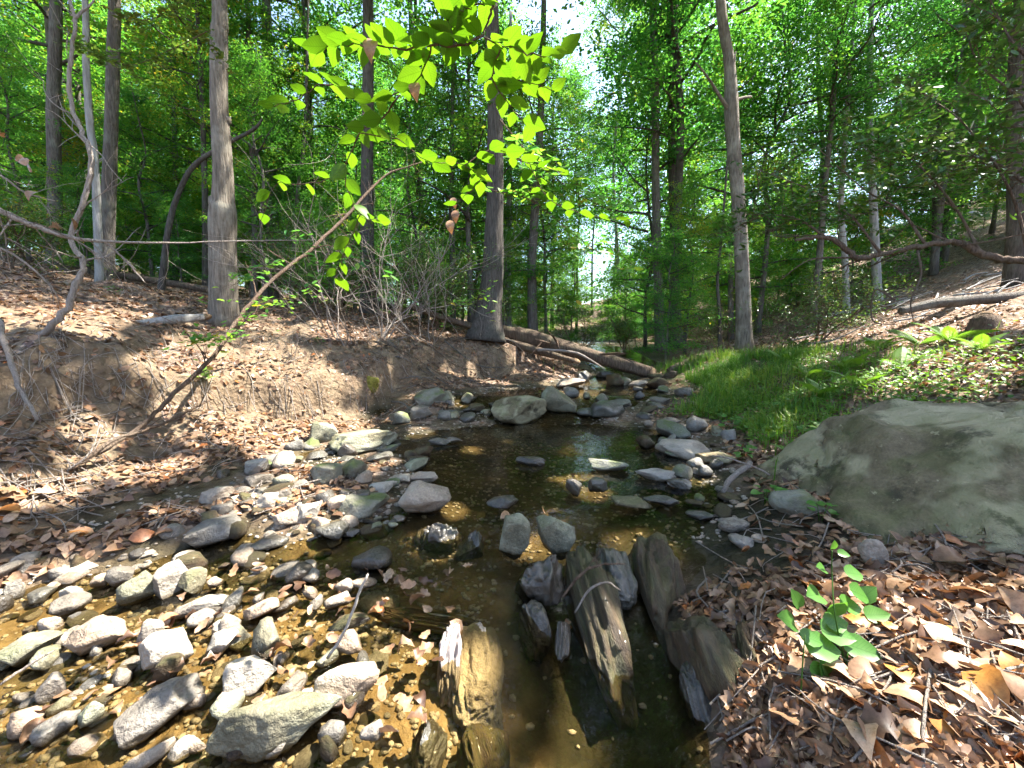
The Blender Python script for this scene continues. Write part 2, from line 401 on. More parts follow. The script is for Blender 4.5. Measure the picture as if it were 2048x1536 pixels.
def leavesN(C, Nrm, L, W, rg, curl=0.5):
    """ragged, curled and twisted dead leaves with seven cross sections"""
    n = len(C); X, Y = frames(Nrm, rg.uniform(0, 2 * math.pi, n))
    S = (0, .14, .32, .52, .72, .88, 1.0); Wd = (.04, .30, .44, .50, .40, .24, 0.0)
    cu = rg.normal(0, curl, n)[:, None]; cp = rg.normal(0.3, 0.45, n)[:, None]; tw = rg.normal(0, .5, n)[:, None]
    L = L[:, None]; W = W[:, None]; V = []
    lob = rg.uniform(0, .32, n)[:, None]
    for k, (s, w) in enumerate(zip(S, Wd)):
        m_ = C + X * L * (s - 0.5) + Nrm * (cu * L * ((s - .5) ** 2 - .1))
        for sd in (1, 0, -1):
            ww = W * w * (1 + lob * (1 if k % 2 else -1) + rg.uniform(-.16, .16, (n, 1)))
            V.append(m_ + Y * ww * sd + Nrm * (cp * ww * abs(sd) + tw * ww * sd * (s - .4) + rg.normal(0, .05, (n, 1)) * W * abs(sd)))
    V = np.stack(V, 1).reshape(-1, 3); k = np.arange(n)[:, None] * 21; f = []
    for i in range(6):
        a = i * 3
        f += [[a, a + 1, a + 4], [a, a + 4, a + 3], [a + 1, a + 2, a + 5], [a + 1, a + 5, a + 4]]
    return V, np.concatenate([k + x for x in f], 1).reshape(-1, 3)

# ------------------------------------------------------------------ terrain
WL = np.array([[0, 0.0], [1.9, 0.0], [2.3, 0.05], [2.75, 0.12], [5.6, 0.12], [6.4, 0.40], [9, 0.46], [13, 0.95], [18, 1.25], [60, 3.0]])
def water_z(x, y):
    w = np.interp(y, WL[:, 0], WL[:, 1])
    r = sstep(0.0, 0.25, x) * (1 - sstep(1.75, 2.25, y))
    return w - 0.10 * r
CT = []
def squash(px): return 1.0 / math.sqrt(1 + ((px - 1024.0) / F) ** 2)   # wide-angle stretch of widths off the axis
def cP(px, py, t): CT.append(at(px, py, t))
def cZ(px, py, z): CT.append(atz(px, py, z))
def cX(x, y, z): CT.append(np.array([x, y, z], float))
# left bank toe, face, top
for a in [(600, 905, 4.2), (150, 1050, 2.6), (0, 1120, 2.2), (830, 810, 5.9), (1000, 748, 8.0), (300, 760, 4.3), (560, 775, 5.2), (700, 765, 6.0),
          (120, 800, 3.35), (110, 685, 3.62), (150, 855, 3.2), (235, 700, 3.95), (235, 845, 3.5), (0, 900, 2.6), (300, 900, 3.5), (450, 880, 3.9), (850, 722, 7.3), (0, 700, 3.6), (760, 800, 6.0), (930, 740, 7.8),
          (100, 655, 4.0), (445, 640, 6.0), (250, 645, 5.0), (650, 655, 7.0), (800, 658, 8.0), (975, 690, 9.0), (560, 670, 6.4), (350, 690, 4.9),
          (100, 570, 7), (0, 530, 6), (300, 580, 9), (600, 612, 12), (800, 636, 14), (200, 540, 20), (700, 606, 25), (1000, 664, 12), (1080, 676, 15),
          # right side
          (1340, 765, 8.0), (1480, 845, 5.2), (1480, 905, 4.0), (1430, 1005, 3.0), (1560, 990, 2.7), (1500, 735, 7.0), (1400, 720, 9.0), (1700, 705, 6.5), (1900, 685, 6.0),
          (2048, 640, 6.0), (2048, 485, 14), (1800, 565, 16), (1600, 625, 18), (1420, 684, 17), (1300, 696, 15), (1900, 800, 3.4), (1700, 865, 3.6), (1600, 800, 5.0),
          (2048, 1155, 1.68), (1850, 1105, 1.95), (1750, 1160, 1.8), (1540, 1190, 1.72), (2048, 1536, 1.05), (1720, 1490, 1.13), (1560, 1380, 1.35), (1330, 730, 10.5)]:
    cP(*a)
# stream bed
for a in [(1000, 950, 0.0), (1150, 900, 0.0), (900, 1000, .03), (1200, 1000, -.02), (1250, 880, .02), (800, 1150, -.06), (950, 1170, -.1), (480, 1000, .18), (600, 1005, .18), (700, 1005, .17), (790, 1010, .14), (600, 950, .21), (760, 940, .19), (800, 915, .16), (400, 1040, .16), (250, 1075, .14), (340, 1092, .07), (130, 1095, .13), (500, 1062, .08), (620, 1062, .09), (700, 1090, .0), (400, 1125, -.02),
          (300, 1160, -.035), (100, 1190, -.04), (150, 1350, -.02), (400, 1400, -.02), (600, 1300, -.06), (620, 1480, -.04), (880, 1400, -.12), (0, 1400, -.02),
          (1150, 1470, -.30), (1300, 1500, -.30), (1100, 1300, -.22), (1380, 1150, -.02), (1300, 1060, .03), (1080, 870, .03), (950, 890, .02), (850, 925, .08)]:
    cZ(*a)
for a in [(1.6, 7.2, .30), (2.3, 8.6, .36), (1.2, 6.2, .28), (2.6, 11, .60), (2.8, 14, .95), (3.2, 20, 1.3), (0.6, 5.4, .05), (1.3, 5.2, .06), (2.2, 6.2, .36),
          (-2.6, 1.0, .05), (-3.6, 1.0, .7), (-5, 0.5, 1.4), (-1, 0.5, -.06), (0.2, 0.4, -.28), (1.1, .5, .15), (2.4, .6, .7), (4, 1, 1.4), (-5, -3, 1.5), (0, -3, -.1), (5, -3, 1.8), (-7, 3, 2.0),
          (-12, 3, 3.2), (10, 2, 3.3), (6, 3, 1.8), (-25, 10, 6), (25, 8, 8), (-40, 40, 9), (0, 40, 2.6), (-15, 40, 4.5), (20, 40, 6), (45, 40, 15), (-45, 90, 12), (0, 90, 6), (50, 90, 18), (-60, 0, 12), (60, 0, 20), (0, 25, 1.7)]:
    cX(*a)
CT = np.array(CT)
def _fit():
    X = CT[:, :2]; n = len(X)
    K = np.linalg.norm(X[:, None] - X[None], axis=2)
    A = np.zeros((n + 3, n + 3)); A[:n, :n] = K - 0.02 * np.eye(n); A[:n, n] = 1; A[:n, n + 1:] = X; A[n, :n] = 1; A[n + 1:, :n] = X.T
    return np.linalg.solve(A, np.r_[CT[:, 2], 0, 0, 0])
CO = _fit()
def Hbase(x, y):
    x = np.asarray(x, float); y = np.asarray(y, float); sh = x.shape; x = x.ravel(); y = y.ravel(); out = np.empty(len(x))
    for s in range(0, len(x), 20000):
        a, b = x[s:s + 20000], y[s:s + 20000]
        K = np.sqrt((a[:, None] - CT[None, :, 0]) ** 2 + (b[:, None] - CT[None, :, 1]) ** 2)
        out[s:s + 20000] = K @ CO[:-3] + CO[-3] + CO[-2] * a + CO[-1] * b
    return out.reshape(sh)
def axis(segs):
    a = [segs[0][0]]
    for lo, hi, st in segs:
        n = max(1, int(round((hi - lo) / st))); a += list(lo + (hi - lo) * np.arange(1, n + 1) / n)
    return np.array(a)
gx = axis([(-70, -20, 2.5), (-20, -8, .5), (-8, -5, .14), (-5, 4.5, .045), (4.5, 8, .14), (8, 20, .5), (20, 70, 2.5)])
gy = axis([(-6, 0.3, .35), (0.3, 5, .04), (5, 10, .075), (10, 16, .25), (16, 30, .7), (30, 95, 2.5)])
XX, YY = np.meshgrid(gx, gy, indexing='ij')
ZB = Hbase(XX, YY)
WZ = water_z(XX, YY)
Pn = np.stack([XX, YY, np.zeros_like(XX)], -1)
above = sstep(0.0, 0.5, ZB - WZ)
gradx, grady = np.gradient(ZB, gx, gy)
slope = np.hypot(gradx, grady)
near = np.exp(-np.hypot(XX, YY - 3) / 14)
ZZ = ZB + above * (fbm(Pn, 1.1, 3, 3) * 0.085 + fbm(Pn, 5.0, 2, 9) * 0.035) + (1 - above) * fbm(Pn, 6.0, 3, 5) * 0.014
ZZ += sstep(0.45, 0.9, slope) * above * near * (np.abs(fbm(Pn, 2.6, 3, 21)) * 0.16 - 0.05)
# eroded cut bank on the left: a scarp along this line
SCARP = np.array([[-4.6, 1.4], [-4.25, 2.6], [-3.95, 3.4], [-3.6, 4.2], [-3.1, 5.0], [-2.45, 5.9], [-1.7, 7.0], [-0.8, 8.0], [-0.1, 8.8]])
def scarp_dist(x, y):
    best = np.full(x.shape, 1e9); sg = np.ones(x.shape)
    for a, b_ in zip(SCARP[:-1], SCARP[1:]):
        d = b_ - a; L2 = d @ d; u = np.clip(((x - a[0]) * d[0] + (y - a[1]) * d[1]) / L2, 0, 1)
        dx, dy = x - a[0] - u * d[0], y - a[1] - u * d[1]; r = np.hypot(dx, dy); s = np.sign(d[0] * dy - d[1] * dx)
        m_ = r < best; best = np.where(m_, r, best); sg = np.where(m_, s, sg)
    return best * sg
SD = scarp_dist(XX, YY) + 0.22 * fbm(Pn, 1.3, 3, 91) + 0.05 * fbm(Pn, 6, 2, 93)
amp = np.clip(0.75 + 0.9 * vnoise(Pn, 0.55, 95), 0.1, 1.5)
ZZ += amp * 0.27 * np.tanh(SD / 0.06) * np.exp(-np.abs(SD) / 0.55) * sstep(1.0, 2.0, YY)
def H(x, y):
    x = np.asarray(x, float); y = np.asarray(y, float)
    i = np.clip(np.searchsorted(gx, x) - 1, 0, len(gx) - 2); j = np.clip(np.searchsorted(gy, y) - 1, 0, len(gy) - 2)
    a = np.clip((x - gx[i]) / (gx[i + 1] - gx[i]), 0, 1); b = np.clip((y - gy[j]) / (gy[j + 1] - gy[j]), 0, 1)
    return ZZ[i, j] * (1 - a) * (1 - b) + ZZ[i + 1, j] * a * (1 - b) + ZZ[i, j + 1] * (1 - a) * b + ZZ[i + 1, j + 1] * a * b
def Nrm(x, y, e=0.06):
    gx_ = (H(x + e, y) - H(x - e, y)) / (2 * e); gy_ = (H(x, y + e) - H(x, y - e)) / (2 * e)
    n = np.stack([-gx_, -gy_, np.ones_like(gx_)], -1); return n / np.linalg.norm(n, axis=-1)[..., None]
TT = np.concatenate([np.arange(0.7, 8, 0.015), np.arange(8, 60, 0.06)])
def hit(px, py, wat=False):
    P = CAM + TT[:, None] * ray(px, py)[None]
    s = H(P[:, 0], P[:, 1])
    if wat: s = np.maximum(s, water_z(P[:, 0], P[:, 1]))
    k = np.nonzero(P[:, 2] < s)[0]
    if not len(k): return at(px, py, 40.0), 40.0
    return P[k[0]], TT[k[0]]

depth_w = WZ - ZZ
wetm = sstep(-0.10, 0.0, depth_w + 0.06 * fbm(Pn, 4, 2, 31)) * (np.abs(XX - 0.5) < 6)
wetm = np.maximum(wetm, sstep(-0.48, -0.22, depth_w + 0.08 * fbm(Pn, 4, 2, 32)) * np.exp(-((XX - 1.4) / .62) ** 4 - ((YY - 2.25) / .85) ** 4))
PXX, PYY, PTT = project(np.stack([XX, YY, ZZ], -1))
soilm = sstep(0.30, 0.62, 0.35 * np.exp(-((XX + 3.0) / 1.1) ** 2 - ((YY - 5.2) / 1.3) ** 2) + slope + 0.25 * fbm(Pn, 1.6, 3, 41)) * (1 - wetm) * (np.hypot(XX, YY) < 14) * sstep(-0.2, 0.35, fbm(Pn, 1.3, 2, 44) + 0.25)
soilm = np.clip(np.maximum(soilm, np.exp(-((SD + .12) / .28) ** 2) * (YY > 1.2) * (YY < 9)), 0, 1)
greenm = np.exp(-(((XX - 4.1) / 1.5) ** 2 + ((YY - 7.2) / 1.7) ** 2)) + 0.6 * np.exp(-(((XX - 2.9) / .7) ** 2 + ((YY - 4.6) / 1.0) ** 2))
greenm = np.clip(greenm + 0.35 * fbm(Pn, 1.7, 3, 51) * (greenm > 0.1), 0, 1) * (1 - wetm)
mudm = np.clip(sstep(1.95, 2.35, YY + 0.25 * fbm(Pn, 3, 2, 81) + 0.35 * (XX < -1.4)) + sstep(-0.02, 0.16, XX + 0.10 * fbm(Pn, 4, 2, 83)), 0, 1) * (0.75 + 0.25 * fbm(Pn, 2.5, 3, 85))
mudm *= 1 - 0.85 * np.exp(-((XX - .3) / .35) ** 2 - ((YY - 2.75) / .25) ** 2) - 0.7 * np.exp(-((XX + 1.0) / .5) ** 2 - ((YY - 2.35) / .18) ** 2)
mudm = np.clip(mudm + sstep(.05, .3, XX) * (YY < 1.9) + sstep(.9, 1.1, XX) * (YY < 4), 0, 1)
nx, ny = XX.shape
ii, jj = np.meshgrid(np.arange(nx - 1), np.arange(ny - 1), indexing='ij'); b = (ii * ny + jj).ravel()
FQ = np.stack([b, b + ny, b + ny + 1, b + 1], 1)
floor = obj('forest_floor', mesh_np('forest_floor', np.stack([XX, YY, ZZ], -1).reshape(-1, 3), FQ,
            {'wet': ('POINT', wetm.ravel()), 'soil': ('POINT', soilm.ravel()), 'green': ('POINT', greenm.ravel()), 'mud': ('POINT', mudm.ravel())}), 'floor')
tag(floor, 'leaf covered woodland ground sloping down to the stream bed', 'ground', kind='structure')

# water sheet where the bed lies below the water line
wx = axis([(-3.6, 4.2, .05)]); wy = axis([(0.2, 5, .05), (5, 19, .12)])
WX, WY = np.meshgrid(wx, wy, indexing='ij'); WWZ = water_z(WX, WY); HH = H(WX, WY)
keep = (HH < WWZ + 0.04)
kq = keep[:-1, :-1] | keep[1:, :-1] | keep[:-1, 1:] | keep[1:, 1:]
n2 = WX.shape[1]; ii, jj = np.nonzero(kq); b = ii * n2 + jj
casc = np.exp(-((WX - 0.25) / 0.8) ** 2 - ((WY - 1.9) / 0.5) ** 2) + 0.5 * np.exp(-((WX + 0.6) / 0.9) ** 2 - ((WY - 1.3) / 0.6) ** 2) + 0.3 * (WY > 5.6) * (WY < 6.6)
WWZ = WWZ + casc * 0.012 * fbm(np.stack([WX, WY, WX * 0], -1), 9, 3, 61)
water = obj('stream_water', mesh_np('stream_water', np.stack([WX, WY, WWZ], -1).reshape(-1, 3), np.stack([b, b + n2, b + n2 + 1, b + 1], 1), {'ripple': ('POINT', np.clip(0.12 + casc, 0, 1).ravel())}), 'water')
tag(water, 'shallow clear brown stream running between the rocky banks', 'water', kind='structure')
#@@STRUCTURE_END

# ------------------------------------------------------------------ rocks
ICO = {}
def ico(l):
    if l not in ICO:
        bm = bmesh.new(); bmesh.ops.create_icosphere(bm, subdivisions=l, radius=1.0)
        V = np.array([v.co[:] for v in bm.verts]); Fc = np.array([[v.index for v in f.verts] for f in bm.faces]); bm.free(); ICO[l] = (V, Fc)
    return ICO[l]
def rock_shape(seed, lvl=4, cuts=11, rough=0.07, grain=(1, 1, 1), box=0.0):
    rg = np.random.default_rng(seed); V, Fc = ico(lvl); V = V.copy()
    if box: V = np.sign(V) * np.abs(V) ** (1 - box * 0.6)
    for k in range(cuts):
        n = rg.normal(0, 1, 3); n[2] *= 0.8; n /= np.linalg.norm(n); d = rg.uniform(0.58, 0.95)
        e = V @ n - d
        V = V - np.where(e > 0, e * 0.96, 0)[:, None] * n
    g = np.array(grain)
    V = V * (1 + rough * fbm(V * g + seed * 3.1, 1.6, 3, seed % 97))[:, None] + 0.25 * rough * fbm(V * g, 7.0, 2, seed % 89)[:, None] * V
    lo, hi = V.min(0), V.max(0); V = (V - (lo + hi) / 2) / (hi - lo) * 2
    return V, Fc
rid = [100]
def rock(px, py, w, h, mat, label, dr=0.8, yaw=None, tilt=0.0, lvl=4, cuts=13, sink=0.15, name='stone', cat='rock', group=None, box=0.42, roll=0.0, parent=None):
    rid[0] += 1; s = rid[0]; rg = np.random.default_rng(s)
    P, t = hit(px, py, True)
    phi = math.atan2(CAMZ - P[2], math.hypot(P[0], P[1]))
    wm, hm = w * t / F * squash(px), h * t / F
    D = min(dr * wm, 0.60 * hm / max(0.12, math.sin(phi)))
    Hh = max(0.26 * wm, (hm - D * math.sin(phi) * 0.7) / math.cos(phi)) * (1 + sink)
    V, Fc = rock_shape(s, lvl, cuts, 0.09, box=box)
    V = V * np.array([wm / 2, D / 2, Hh / 2])
    me = mesh_np(name, V, Fc)
    gx_, gy_ = P[0] / math.hypot(P[0], P[1]), P[1] / math.hypot(P[0], P[1])
    c = np.array([P[0] + gx_ * D * 0.42, P[1] + gy_ * D * 0.42, P[2] + Hh * (0.5 - sink)])
    o = obj(name, me, mat, parent, c)
    o.rotation_euler = (rg.uniform(-.08, .08) + roll, rg.uniform(-.1, .1) + tilt, (rg.uniform(-.25, .25) if yaw is None else yaw) - math.atan2(P[0], P[1]))
    Wv = V @ np.array(o.rotation_euler.to_matrix()).T + c
    hv = Wv[:, 2] - water_z(Wv[:, 0], Wv[:, 1]) - 0.012 * fbm(Wv, 14, 2, s % 31)
    a_ = me.attributes.new('wetline', 'FLOAT', 'POINT'); a_.data.foreach_set('value', (1 - sstep(0.012, 0.03, hv)).astype(np.float32))
    if label: tag(o, label, cat, group)
    return o
ROCKS = [
 # left shore, in shade and sun
 (430, 1092, 125, 62, 'rock_slate', 'dark green-grey wedge-shaped rock in the shadow at the left water edge', dict(tilt=-.15)),
 (345, 1082, 55, 36, 'rock_slate', 'small dark stone just left of the big wedge-shaped rock'),
 (435, 1012, 78, 42, 'rock_grey', 'grey flat-topped stone at the left end of the shoreline rocks'),
 (488, 1012, 60, 26, 'rock_tan', 'low tan stone tucked between grey and pinkish shoreline stones'),
 (540, 1022, 66, 42, 'rock_tan', 'sunlit pinkish tan stone on the left shoreline'),
 (578, 1058, 62, 45, 'rock_grey', 'rounded pale grey stone at the shaded water edge'),
 (618, 1042, 55, 42, 'rock_grey', 'upright pale grey stone beside the rounded grey one'),
 (665, 1086, 72, 48, 'rock_wet', 'dark pointed wet stone standing in shaded shallow water'),
 (540, 1104, 80, 36, 'rock_wet', 'low dark wet stone in shadow in front of pale shoreline stones'),
 (730, 1040, 115, 58, 'rock_mossy', 'dark mossy stone left of the large blocky tan rock'),
 (765, 988, 65, 30, 'rock_grey', 'flat grey stone behind the dark mossy stone'),
 (850, 1034, 112, 80, 'rock_tan', 'large blocky tan rock at the pool edge', dict(box=.5)),
 (848, 968, 62, 30, 'rock_tan', 'tan stone peeking up behind the large blocky rock'),
 (800, 968, 44, 22, 'rock_grey', 'small grey stone left of the stone behind the blocky rock'),
 (655, 972, 68, 50, 'rock_mossy', 'round moss-green stone, left of a mossy pair'),
 (712, 958, 56, 45, 'rock_mossy', 'round moss-green stone, right of a mossy pair'),
 (600, 984, 52, 26, 'rock_slate', 'flat dark slate stone on the left shoreline'),
 (566, 968, 44, 22, 'rock_slate', 'small dark stone above the flat slate stone'),
 (520, 974, 62, 32, 'rock_slate', 'dark rounded stone half buried in leaves on the left shore'),
 (515, 948, 50, 30, 'rock_grey', 'grey stone half buried under the left bank leaves'),
 (730, 906, 145, 58, 'rock_green', 'large flat-topped tan-green boulder at the foot of the left bank', dict(lvl=5)),
 (648, 888, 60, 46, 'rock_green', 'slanted grey-green stone leaning on the large flat-topped boulder', dict(tilt=.4)),
 (690, 930, 46, 20, 'rock_wet', 'small wet stone under the front of the flat-topped boulder'),
 (760, 925, 60, 20, 'rock_wet', 'flat wet stone at the right foot of the flat-topped boulder'),
 (880, 892, 46, 15, 'rock_slate', 'thin pale slate lying in the pool, left one of two'),
 (908, 886, 34, 12, 'rock_slate', 'thin pale slate lying in the pool, right one of two'),
 (1038, 850, 116, 66, 'rock_lichen', 'big pale boulder with lichen patches at the head of the pool', dict(lvl=5, cuts=8, sink=.1)),
 (1118, 828, 84, 52, 'rock_green', 'slab of rock leaning against the pale lichen boulder', dict(tilt=.5)),
 (1215, 838, 76, 42, 'rock_wet', 'dark wet rounded rock right of the leaning slab'),
 (1172, 836, 40, 22, 'rock_wet', 'small dark rock between the leaning slab and the wet rounded rock'),
 (862, 812, 70, 42, 'rock_mossy', 'mossy boulder set in the left bank above the pool'),
 (842, 840, 46, 34, 'rock_slate', 'grey angular stone below the mossy bank boulder'),
 (800, 850, 44, 30, 'rock_mossy', 'mossy stone at the bank foot left of the grey angular stone'),
 (900, 838, 50, 22, 'rock_wet', 'flat wet stone at the far left pool edge'),
 (945, 826, 44, 18, 'rock_wet', 'thin wet stone left of the pale lichen boulder'),
 (1140, 776, 66, 22, 'rock_tan', 'pale sunlit flat rock in the upper pool', dict(sink=.1)),
 (1236, 818, 56, 20, 'rock_slate', 'bluish flat stone right behind the wet rounded rock'),
 (1276, 776, 40, 18, 'rock_tan', 'pale sunlit stone in front of the end of the fallen log'),
 (1210, 756, 40, 16, 'rock_wet', 'dark stone in the far pool under the fallen log'),
 (1320, 812, 46, 20, 'rock_slate', 'grey cobble among the gravel below the grassy bank'),
 (1290, 838, 40, 16, 'rock_wet', 'flat dark cobble right of the wet rounded rock'),
 (1340, 850, 44, 18, 'rock_slate', 'low grey cobble below the undercut grassy bank'),
 # right shore
 (1345, 876, 72, 40, 'rock_mossy', 'mossy stone heading the right shore rocks'),
 (1362, 918, 125, 40, 'rock_tan', 'broad flat tan stone on the right shore'),
 (1428, 934, 84, 38, 'rock_lichen', 'pale greenish oval stone on the right shore'),
 (1310, 962, 84, 18, 'rock_grey', 'thin pale flat stone at the right pool edge'),
 (1358, 976, 50, 20, 'rock_grey', 'small pale oval stone right of the thin flat one'),
 (1262, 1022, 86, 32, 'rock_lichen', 'pale mossy stone rising from the right of the pool'),
 (1322, 1014, 76, 22, 'rock_wet', 'dark wet ledge stone beside the pale mossy stone'),
 (1215, 944, 84, 22, 'rock_mossy', 'low mossy rock barely breaking the pool surface'),
 (1196, 986, 42, 34, 'rock_wet', 'dark jagged rock standing in the pool'),
 (1147, 992, 34, 38, 'rock_wet', 'small dark upright stone with leaf scraps in the pool'),
 (1005, 1018, 64, 32, 'rock_wet', 'dark rounded stone alone in the middle of the pool'),
 (1060, 932, 60, 14, 'rock_wet', 'thin dark rock edge breaking the pool near its middle'),
 (1450, 990, 44, 18, 'rock_slate', 'small grey stone in the dark mud of the right shore'),
 (1400, 1040, 60, 20, 'rock_wet', 'dark wet stone in the side pool under the right bank'),
 # top of the small cascade
 (1030, 1112, 62, 84, 'rock_green', 'upright grey-green stone at the cascade lip, left of the white-topped one', dict(dr=.6)),
 (1110, 1108, 82, 88, 'rock_green', 'upright rock with sunlit white top at the cascade lip', dict(dr=.7)),
 # sunlit shallows, lower left
 (695, 1408, 140, 68, 'rock_tan', 'long smooth sun-bleached stone with dark shadow on its left', dict(tilt=.12)),
 (505, 1390, 112, 78, 'rock_grey', 'blocky grey stone above the large flat slab', dict(box=.5)),
 (560, 1508, 285, 112, 'rock_green', 'large flat wet slab at the bottom of the shallows', dict(lvl=5, box=.4, cuts=7)),
 (328, 1458, 185, 88, 'rock_slate', 'big blue-grey slate block left of the flat wet slab', dict(box=.6, lvl=5)),
 (105, 1405, 66, 56, 'rock_slate', 'dark triangular stone in the lower left gravel', dict(cuts=7)),
 (118, 1482, 105, 52, 'rock_slate', 'grey slate stone in the lower left corner', dict(box=.4)),
 (186, 1448, 56, 44, 'rock_green', 'dull greenish stone above the corner slate stone'),
 (62, 1328, 150, 66, 'rock_green', 'long pale stone at the left edge of the shallows'),
 (200, 1306, 138, 80, 'rock_tan', 'wide angular pinkish tan stone amid the left shallows', dict(box=.3)),
 (338, 1345, 108, 92, 'rock_grey', 'pointed striped grey stone tilted up in the shallows', dict(tilt=-.5)),
 (303, 1296, 62, 60, 'rock_grey', 'white sun-bleached stone left of the tilted striped stone'),
 (345, 1190, 80, 70, 'rock_grey', 'white speckled block of stone amid the shallows', dict(box=.4)),
 (278, 1204, 86, 64, 'rock_green', 'grey-green block left of the white speckled block', dict(box=.4)),
 (388, 1186, 60, 50, 'rock_green', 'dull stone directly right of the white speckled block'),
 (405, 1228, 125, 40, 'rock_grey', 'long white-lit stone lying below the speckled block'),
 (143, 1228, 92, 42, 'rock_slate', 'grey oval stone alone in the sandy shallows'),
 (243, 1172, 62, 44, 'rock_slate', 'rounded grey stone upstream of the grey-green block'),
 (165, 1152, 84, 30, 'rock_tan', 'flat pinkish stone near the left shallows shore'),
 (104, 1184, 54, 22, 'rock_tan', 'small orange-tan stone in the sandy shallows'),
 (204, 1174, 44, 28, 'rock_tan', 'small brown stone between the pinkish and grey stones'),
 (432, 1178, 36, 24, 'rock_tan', 'small pale pointed stone right of the shallows rocks'),
 (444, 1312, 76, 52, 'rock_tan', 'pointed tan stone leaning in the middle shallows', dict(tilt=-.5)),
 (406, 1256, 62, 36, 'rock_grey', 'grey-white stone under the long white-lit one'),
 (525, 1240, 76, 40, 'rock_tan', 'submerged smooth tan stone in the amber shallows'),
 (700, 1262, 88, 34, 'rock_brown', 'brown rounded stone beside the pale upright stick'),
 (300, 1534, 120, 36, 'rock_grey', 'white stone cut off by the bottom edge of the picture'),
 (300, 1118, 60, 22, 'rock_tan', 'flat tan stone on the upper left shallows'),
 (368, 1122, 50, 20, 'rock_grey', 'pale flat chip of stone near the shaded water'),
 (250, 1360, 56, 30, 'rock_brown', 'brown stone among leaf debris in the shallows'),
 (30, 1200, 44, 40, 'rock_slate', 'dark stone at the left picture edge in the shallows'),
 (470, 1460, 60, 36, 'rock_brown', 'reddish brown wet stone between slate block and slab'),
 # right foreground
 (1742, 1146, 62, 72, 'rock_grey', 'pale rounded stone standing in the right leaf litter', dict(dr=.7, cuts=5)),
 (1480, 1100, 60, 34, 'rock_slate', 'dark grey stone at the foot of the right bank'),
 (1520, 1088, 36, 20, 'rock_tan', 'small tan stone beside the dark stone of the right bank'),
 (1590, 1035, 120, 62, 'rock_mossy', 'brown mossy rock at the left foot of the great boulder'),
]
for r in ROCKS:
    kw = dict(r[6]) if len(r) > 6 else {}
    rock(*r[:6], **kw)

# the packed rock bar and the jumble in the shallows: further stones, pieces of the bed
rgj = np.random.default_rng(55); mats_ = ['rock_grey', 'rock_tan', 'rock_slate', 'rock_tan', 'rock_green', 'rock_wet', 'rock_brown']
DK = ['rock_wet', 'rock_slate', 'rock_mossy', 'rock_wet', 'rock_green', 'rock_brown', 'rock_slate']
for x0, x1, y0, y1, nn, a, b_ in [(420, 860, 925, 1075, 60, 22, 60), (0, 760, 1120, 1530, 75, 30, 85), (820, 1000, 800, 850, 16, 18, 44), (1120, 1340, 755, 840, 18, 18, 46), (1290, 1460, 860, 1010, 18, 20, 55), (560, 860, 880, 925, 14, 22, 50)]:
    for k in range(nn):
        px, py = rgj.uniform(x0, x1), rgj.uniform(y0, y1); w = rgj.uniform(a, b_)
        rock(px, py, w, w * rgj.uniform(.35, .75), (DK if (y1 < 1020 or (y1 < 1100 and k % 2)) else mats_)[rgj.integers(7)], None, lvl=3, parent=floor, tilt=rgj.normal(0, .25), yaw=rgj.uniform(0, 3), sink=.25)

# the great lichen boulder on the right
def great_boulder():
    V, Fc = rock_shape(4242, 6, 12, 0.05, box=.5)
    a, b_ = atz(1600, 1010, 0.30), at(2120, 1010, 2.15)
    V = V * np.array([1.5, 0.95, 0.50])
    V[:, 2] += 0.07 * fbm(V, 2.2, 3, 5) + 0.026 * fbm(V, 8, 4, 8) - 0.05 * np.exp(-np.abs(fbm(V * [1, 1, 2.5], 1.7, 3, 15)) * 14)
    V[:, 1] -= 0.05 * np.exp(-np.abs(fbm(V * [.7, 1, 3], 2.3, 3, 17)) * 12)
    V[:, 2] += np.clip(V[:, 0], -1.3, 1.3) * 0.20
    o = obj('boulder', mesh_np('boulder', V, Fc), 'rock_lichen', None, (2.82, 2.10, 0.39))
    o.rotation_euler = (0.30, -0.10, -0.10)
    tag(o, 'great grey-green lichen boulder filling the right edge', 'boulder')
great_boulder()

# bedrock ridges of the cascade: long water-worn ribs
def rib(a, b_, width, mat, label, thick=0.8, name='bedrock_rib', lvl=5, cuts=9, rough=.10):
    rid[0] += 1
    A = atz(*a); B = atz(*b_); d = B - A; L = np.linalg.norm(d)
    t = project((A + B) / 2)[2]; w = width * t / F
    V, Fc = rock_shape(rid[0], lvl, max(4, cuts - 3), rough, grain=(0.5, 1.6, 1.6), box=.62)
    V = V * (1 - 0.16 * np.exp(-np.abs(fbm(np.stack([V[:, 0] * .45, V[:, 1] * 1.9, V[:, 2] * 1.9], -1), 1.5, 3, rid[0] % 40)) * 11))[:, None]
    V = V * np.array([L / 2 * 1.08, w / 2, w / 2 * thick * 1.9])
    V[:, 1:] *= (1 + 0.12 * fbm(np.stack([V[:, 0] * 2, np.arctan2(V[:, 2], V[:, 1]) * 2.2, V[:, 0] * 0], -1), 2.0, 3, rid[0] % 50))[:, None]
    X = d / L; Y = np.cross([0, 0, 1.0], X); Y /= np.linalg.norm(Y); Z = np.cross(X, Y)
    o = obj(name, mesh_np(name, V, Fc), mat)
    mw = Matrix(np.column_stack([X, Y, Z]).tolist()).to_4x4(); mw.translation = Vector(((A + B) / 2 - Z * w * thick * 0.65).tolist()); o.matrix_world = mw
    tag(o, label, 'bedrock', 'water-worn bedrock ribs of the cascade'); return o
rib((1165, 1085, .16), (1272, 1420, -.16), 112, 'rock_brown', 'longest brown bedrock rib with a pale fallen leaf on it', 0.9)
rib((1300, 1062, .17), (1355, 1300, -.12), 104, 'rock_brown', 'mossy brown bedrock rib between the longest rib and the right bank', 0.9)
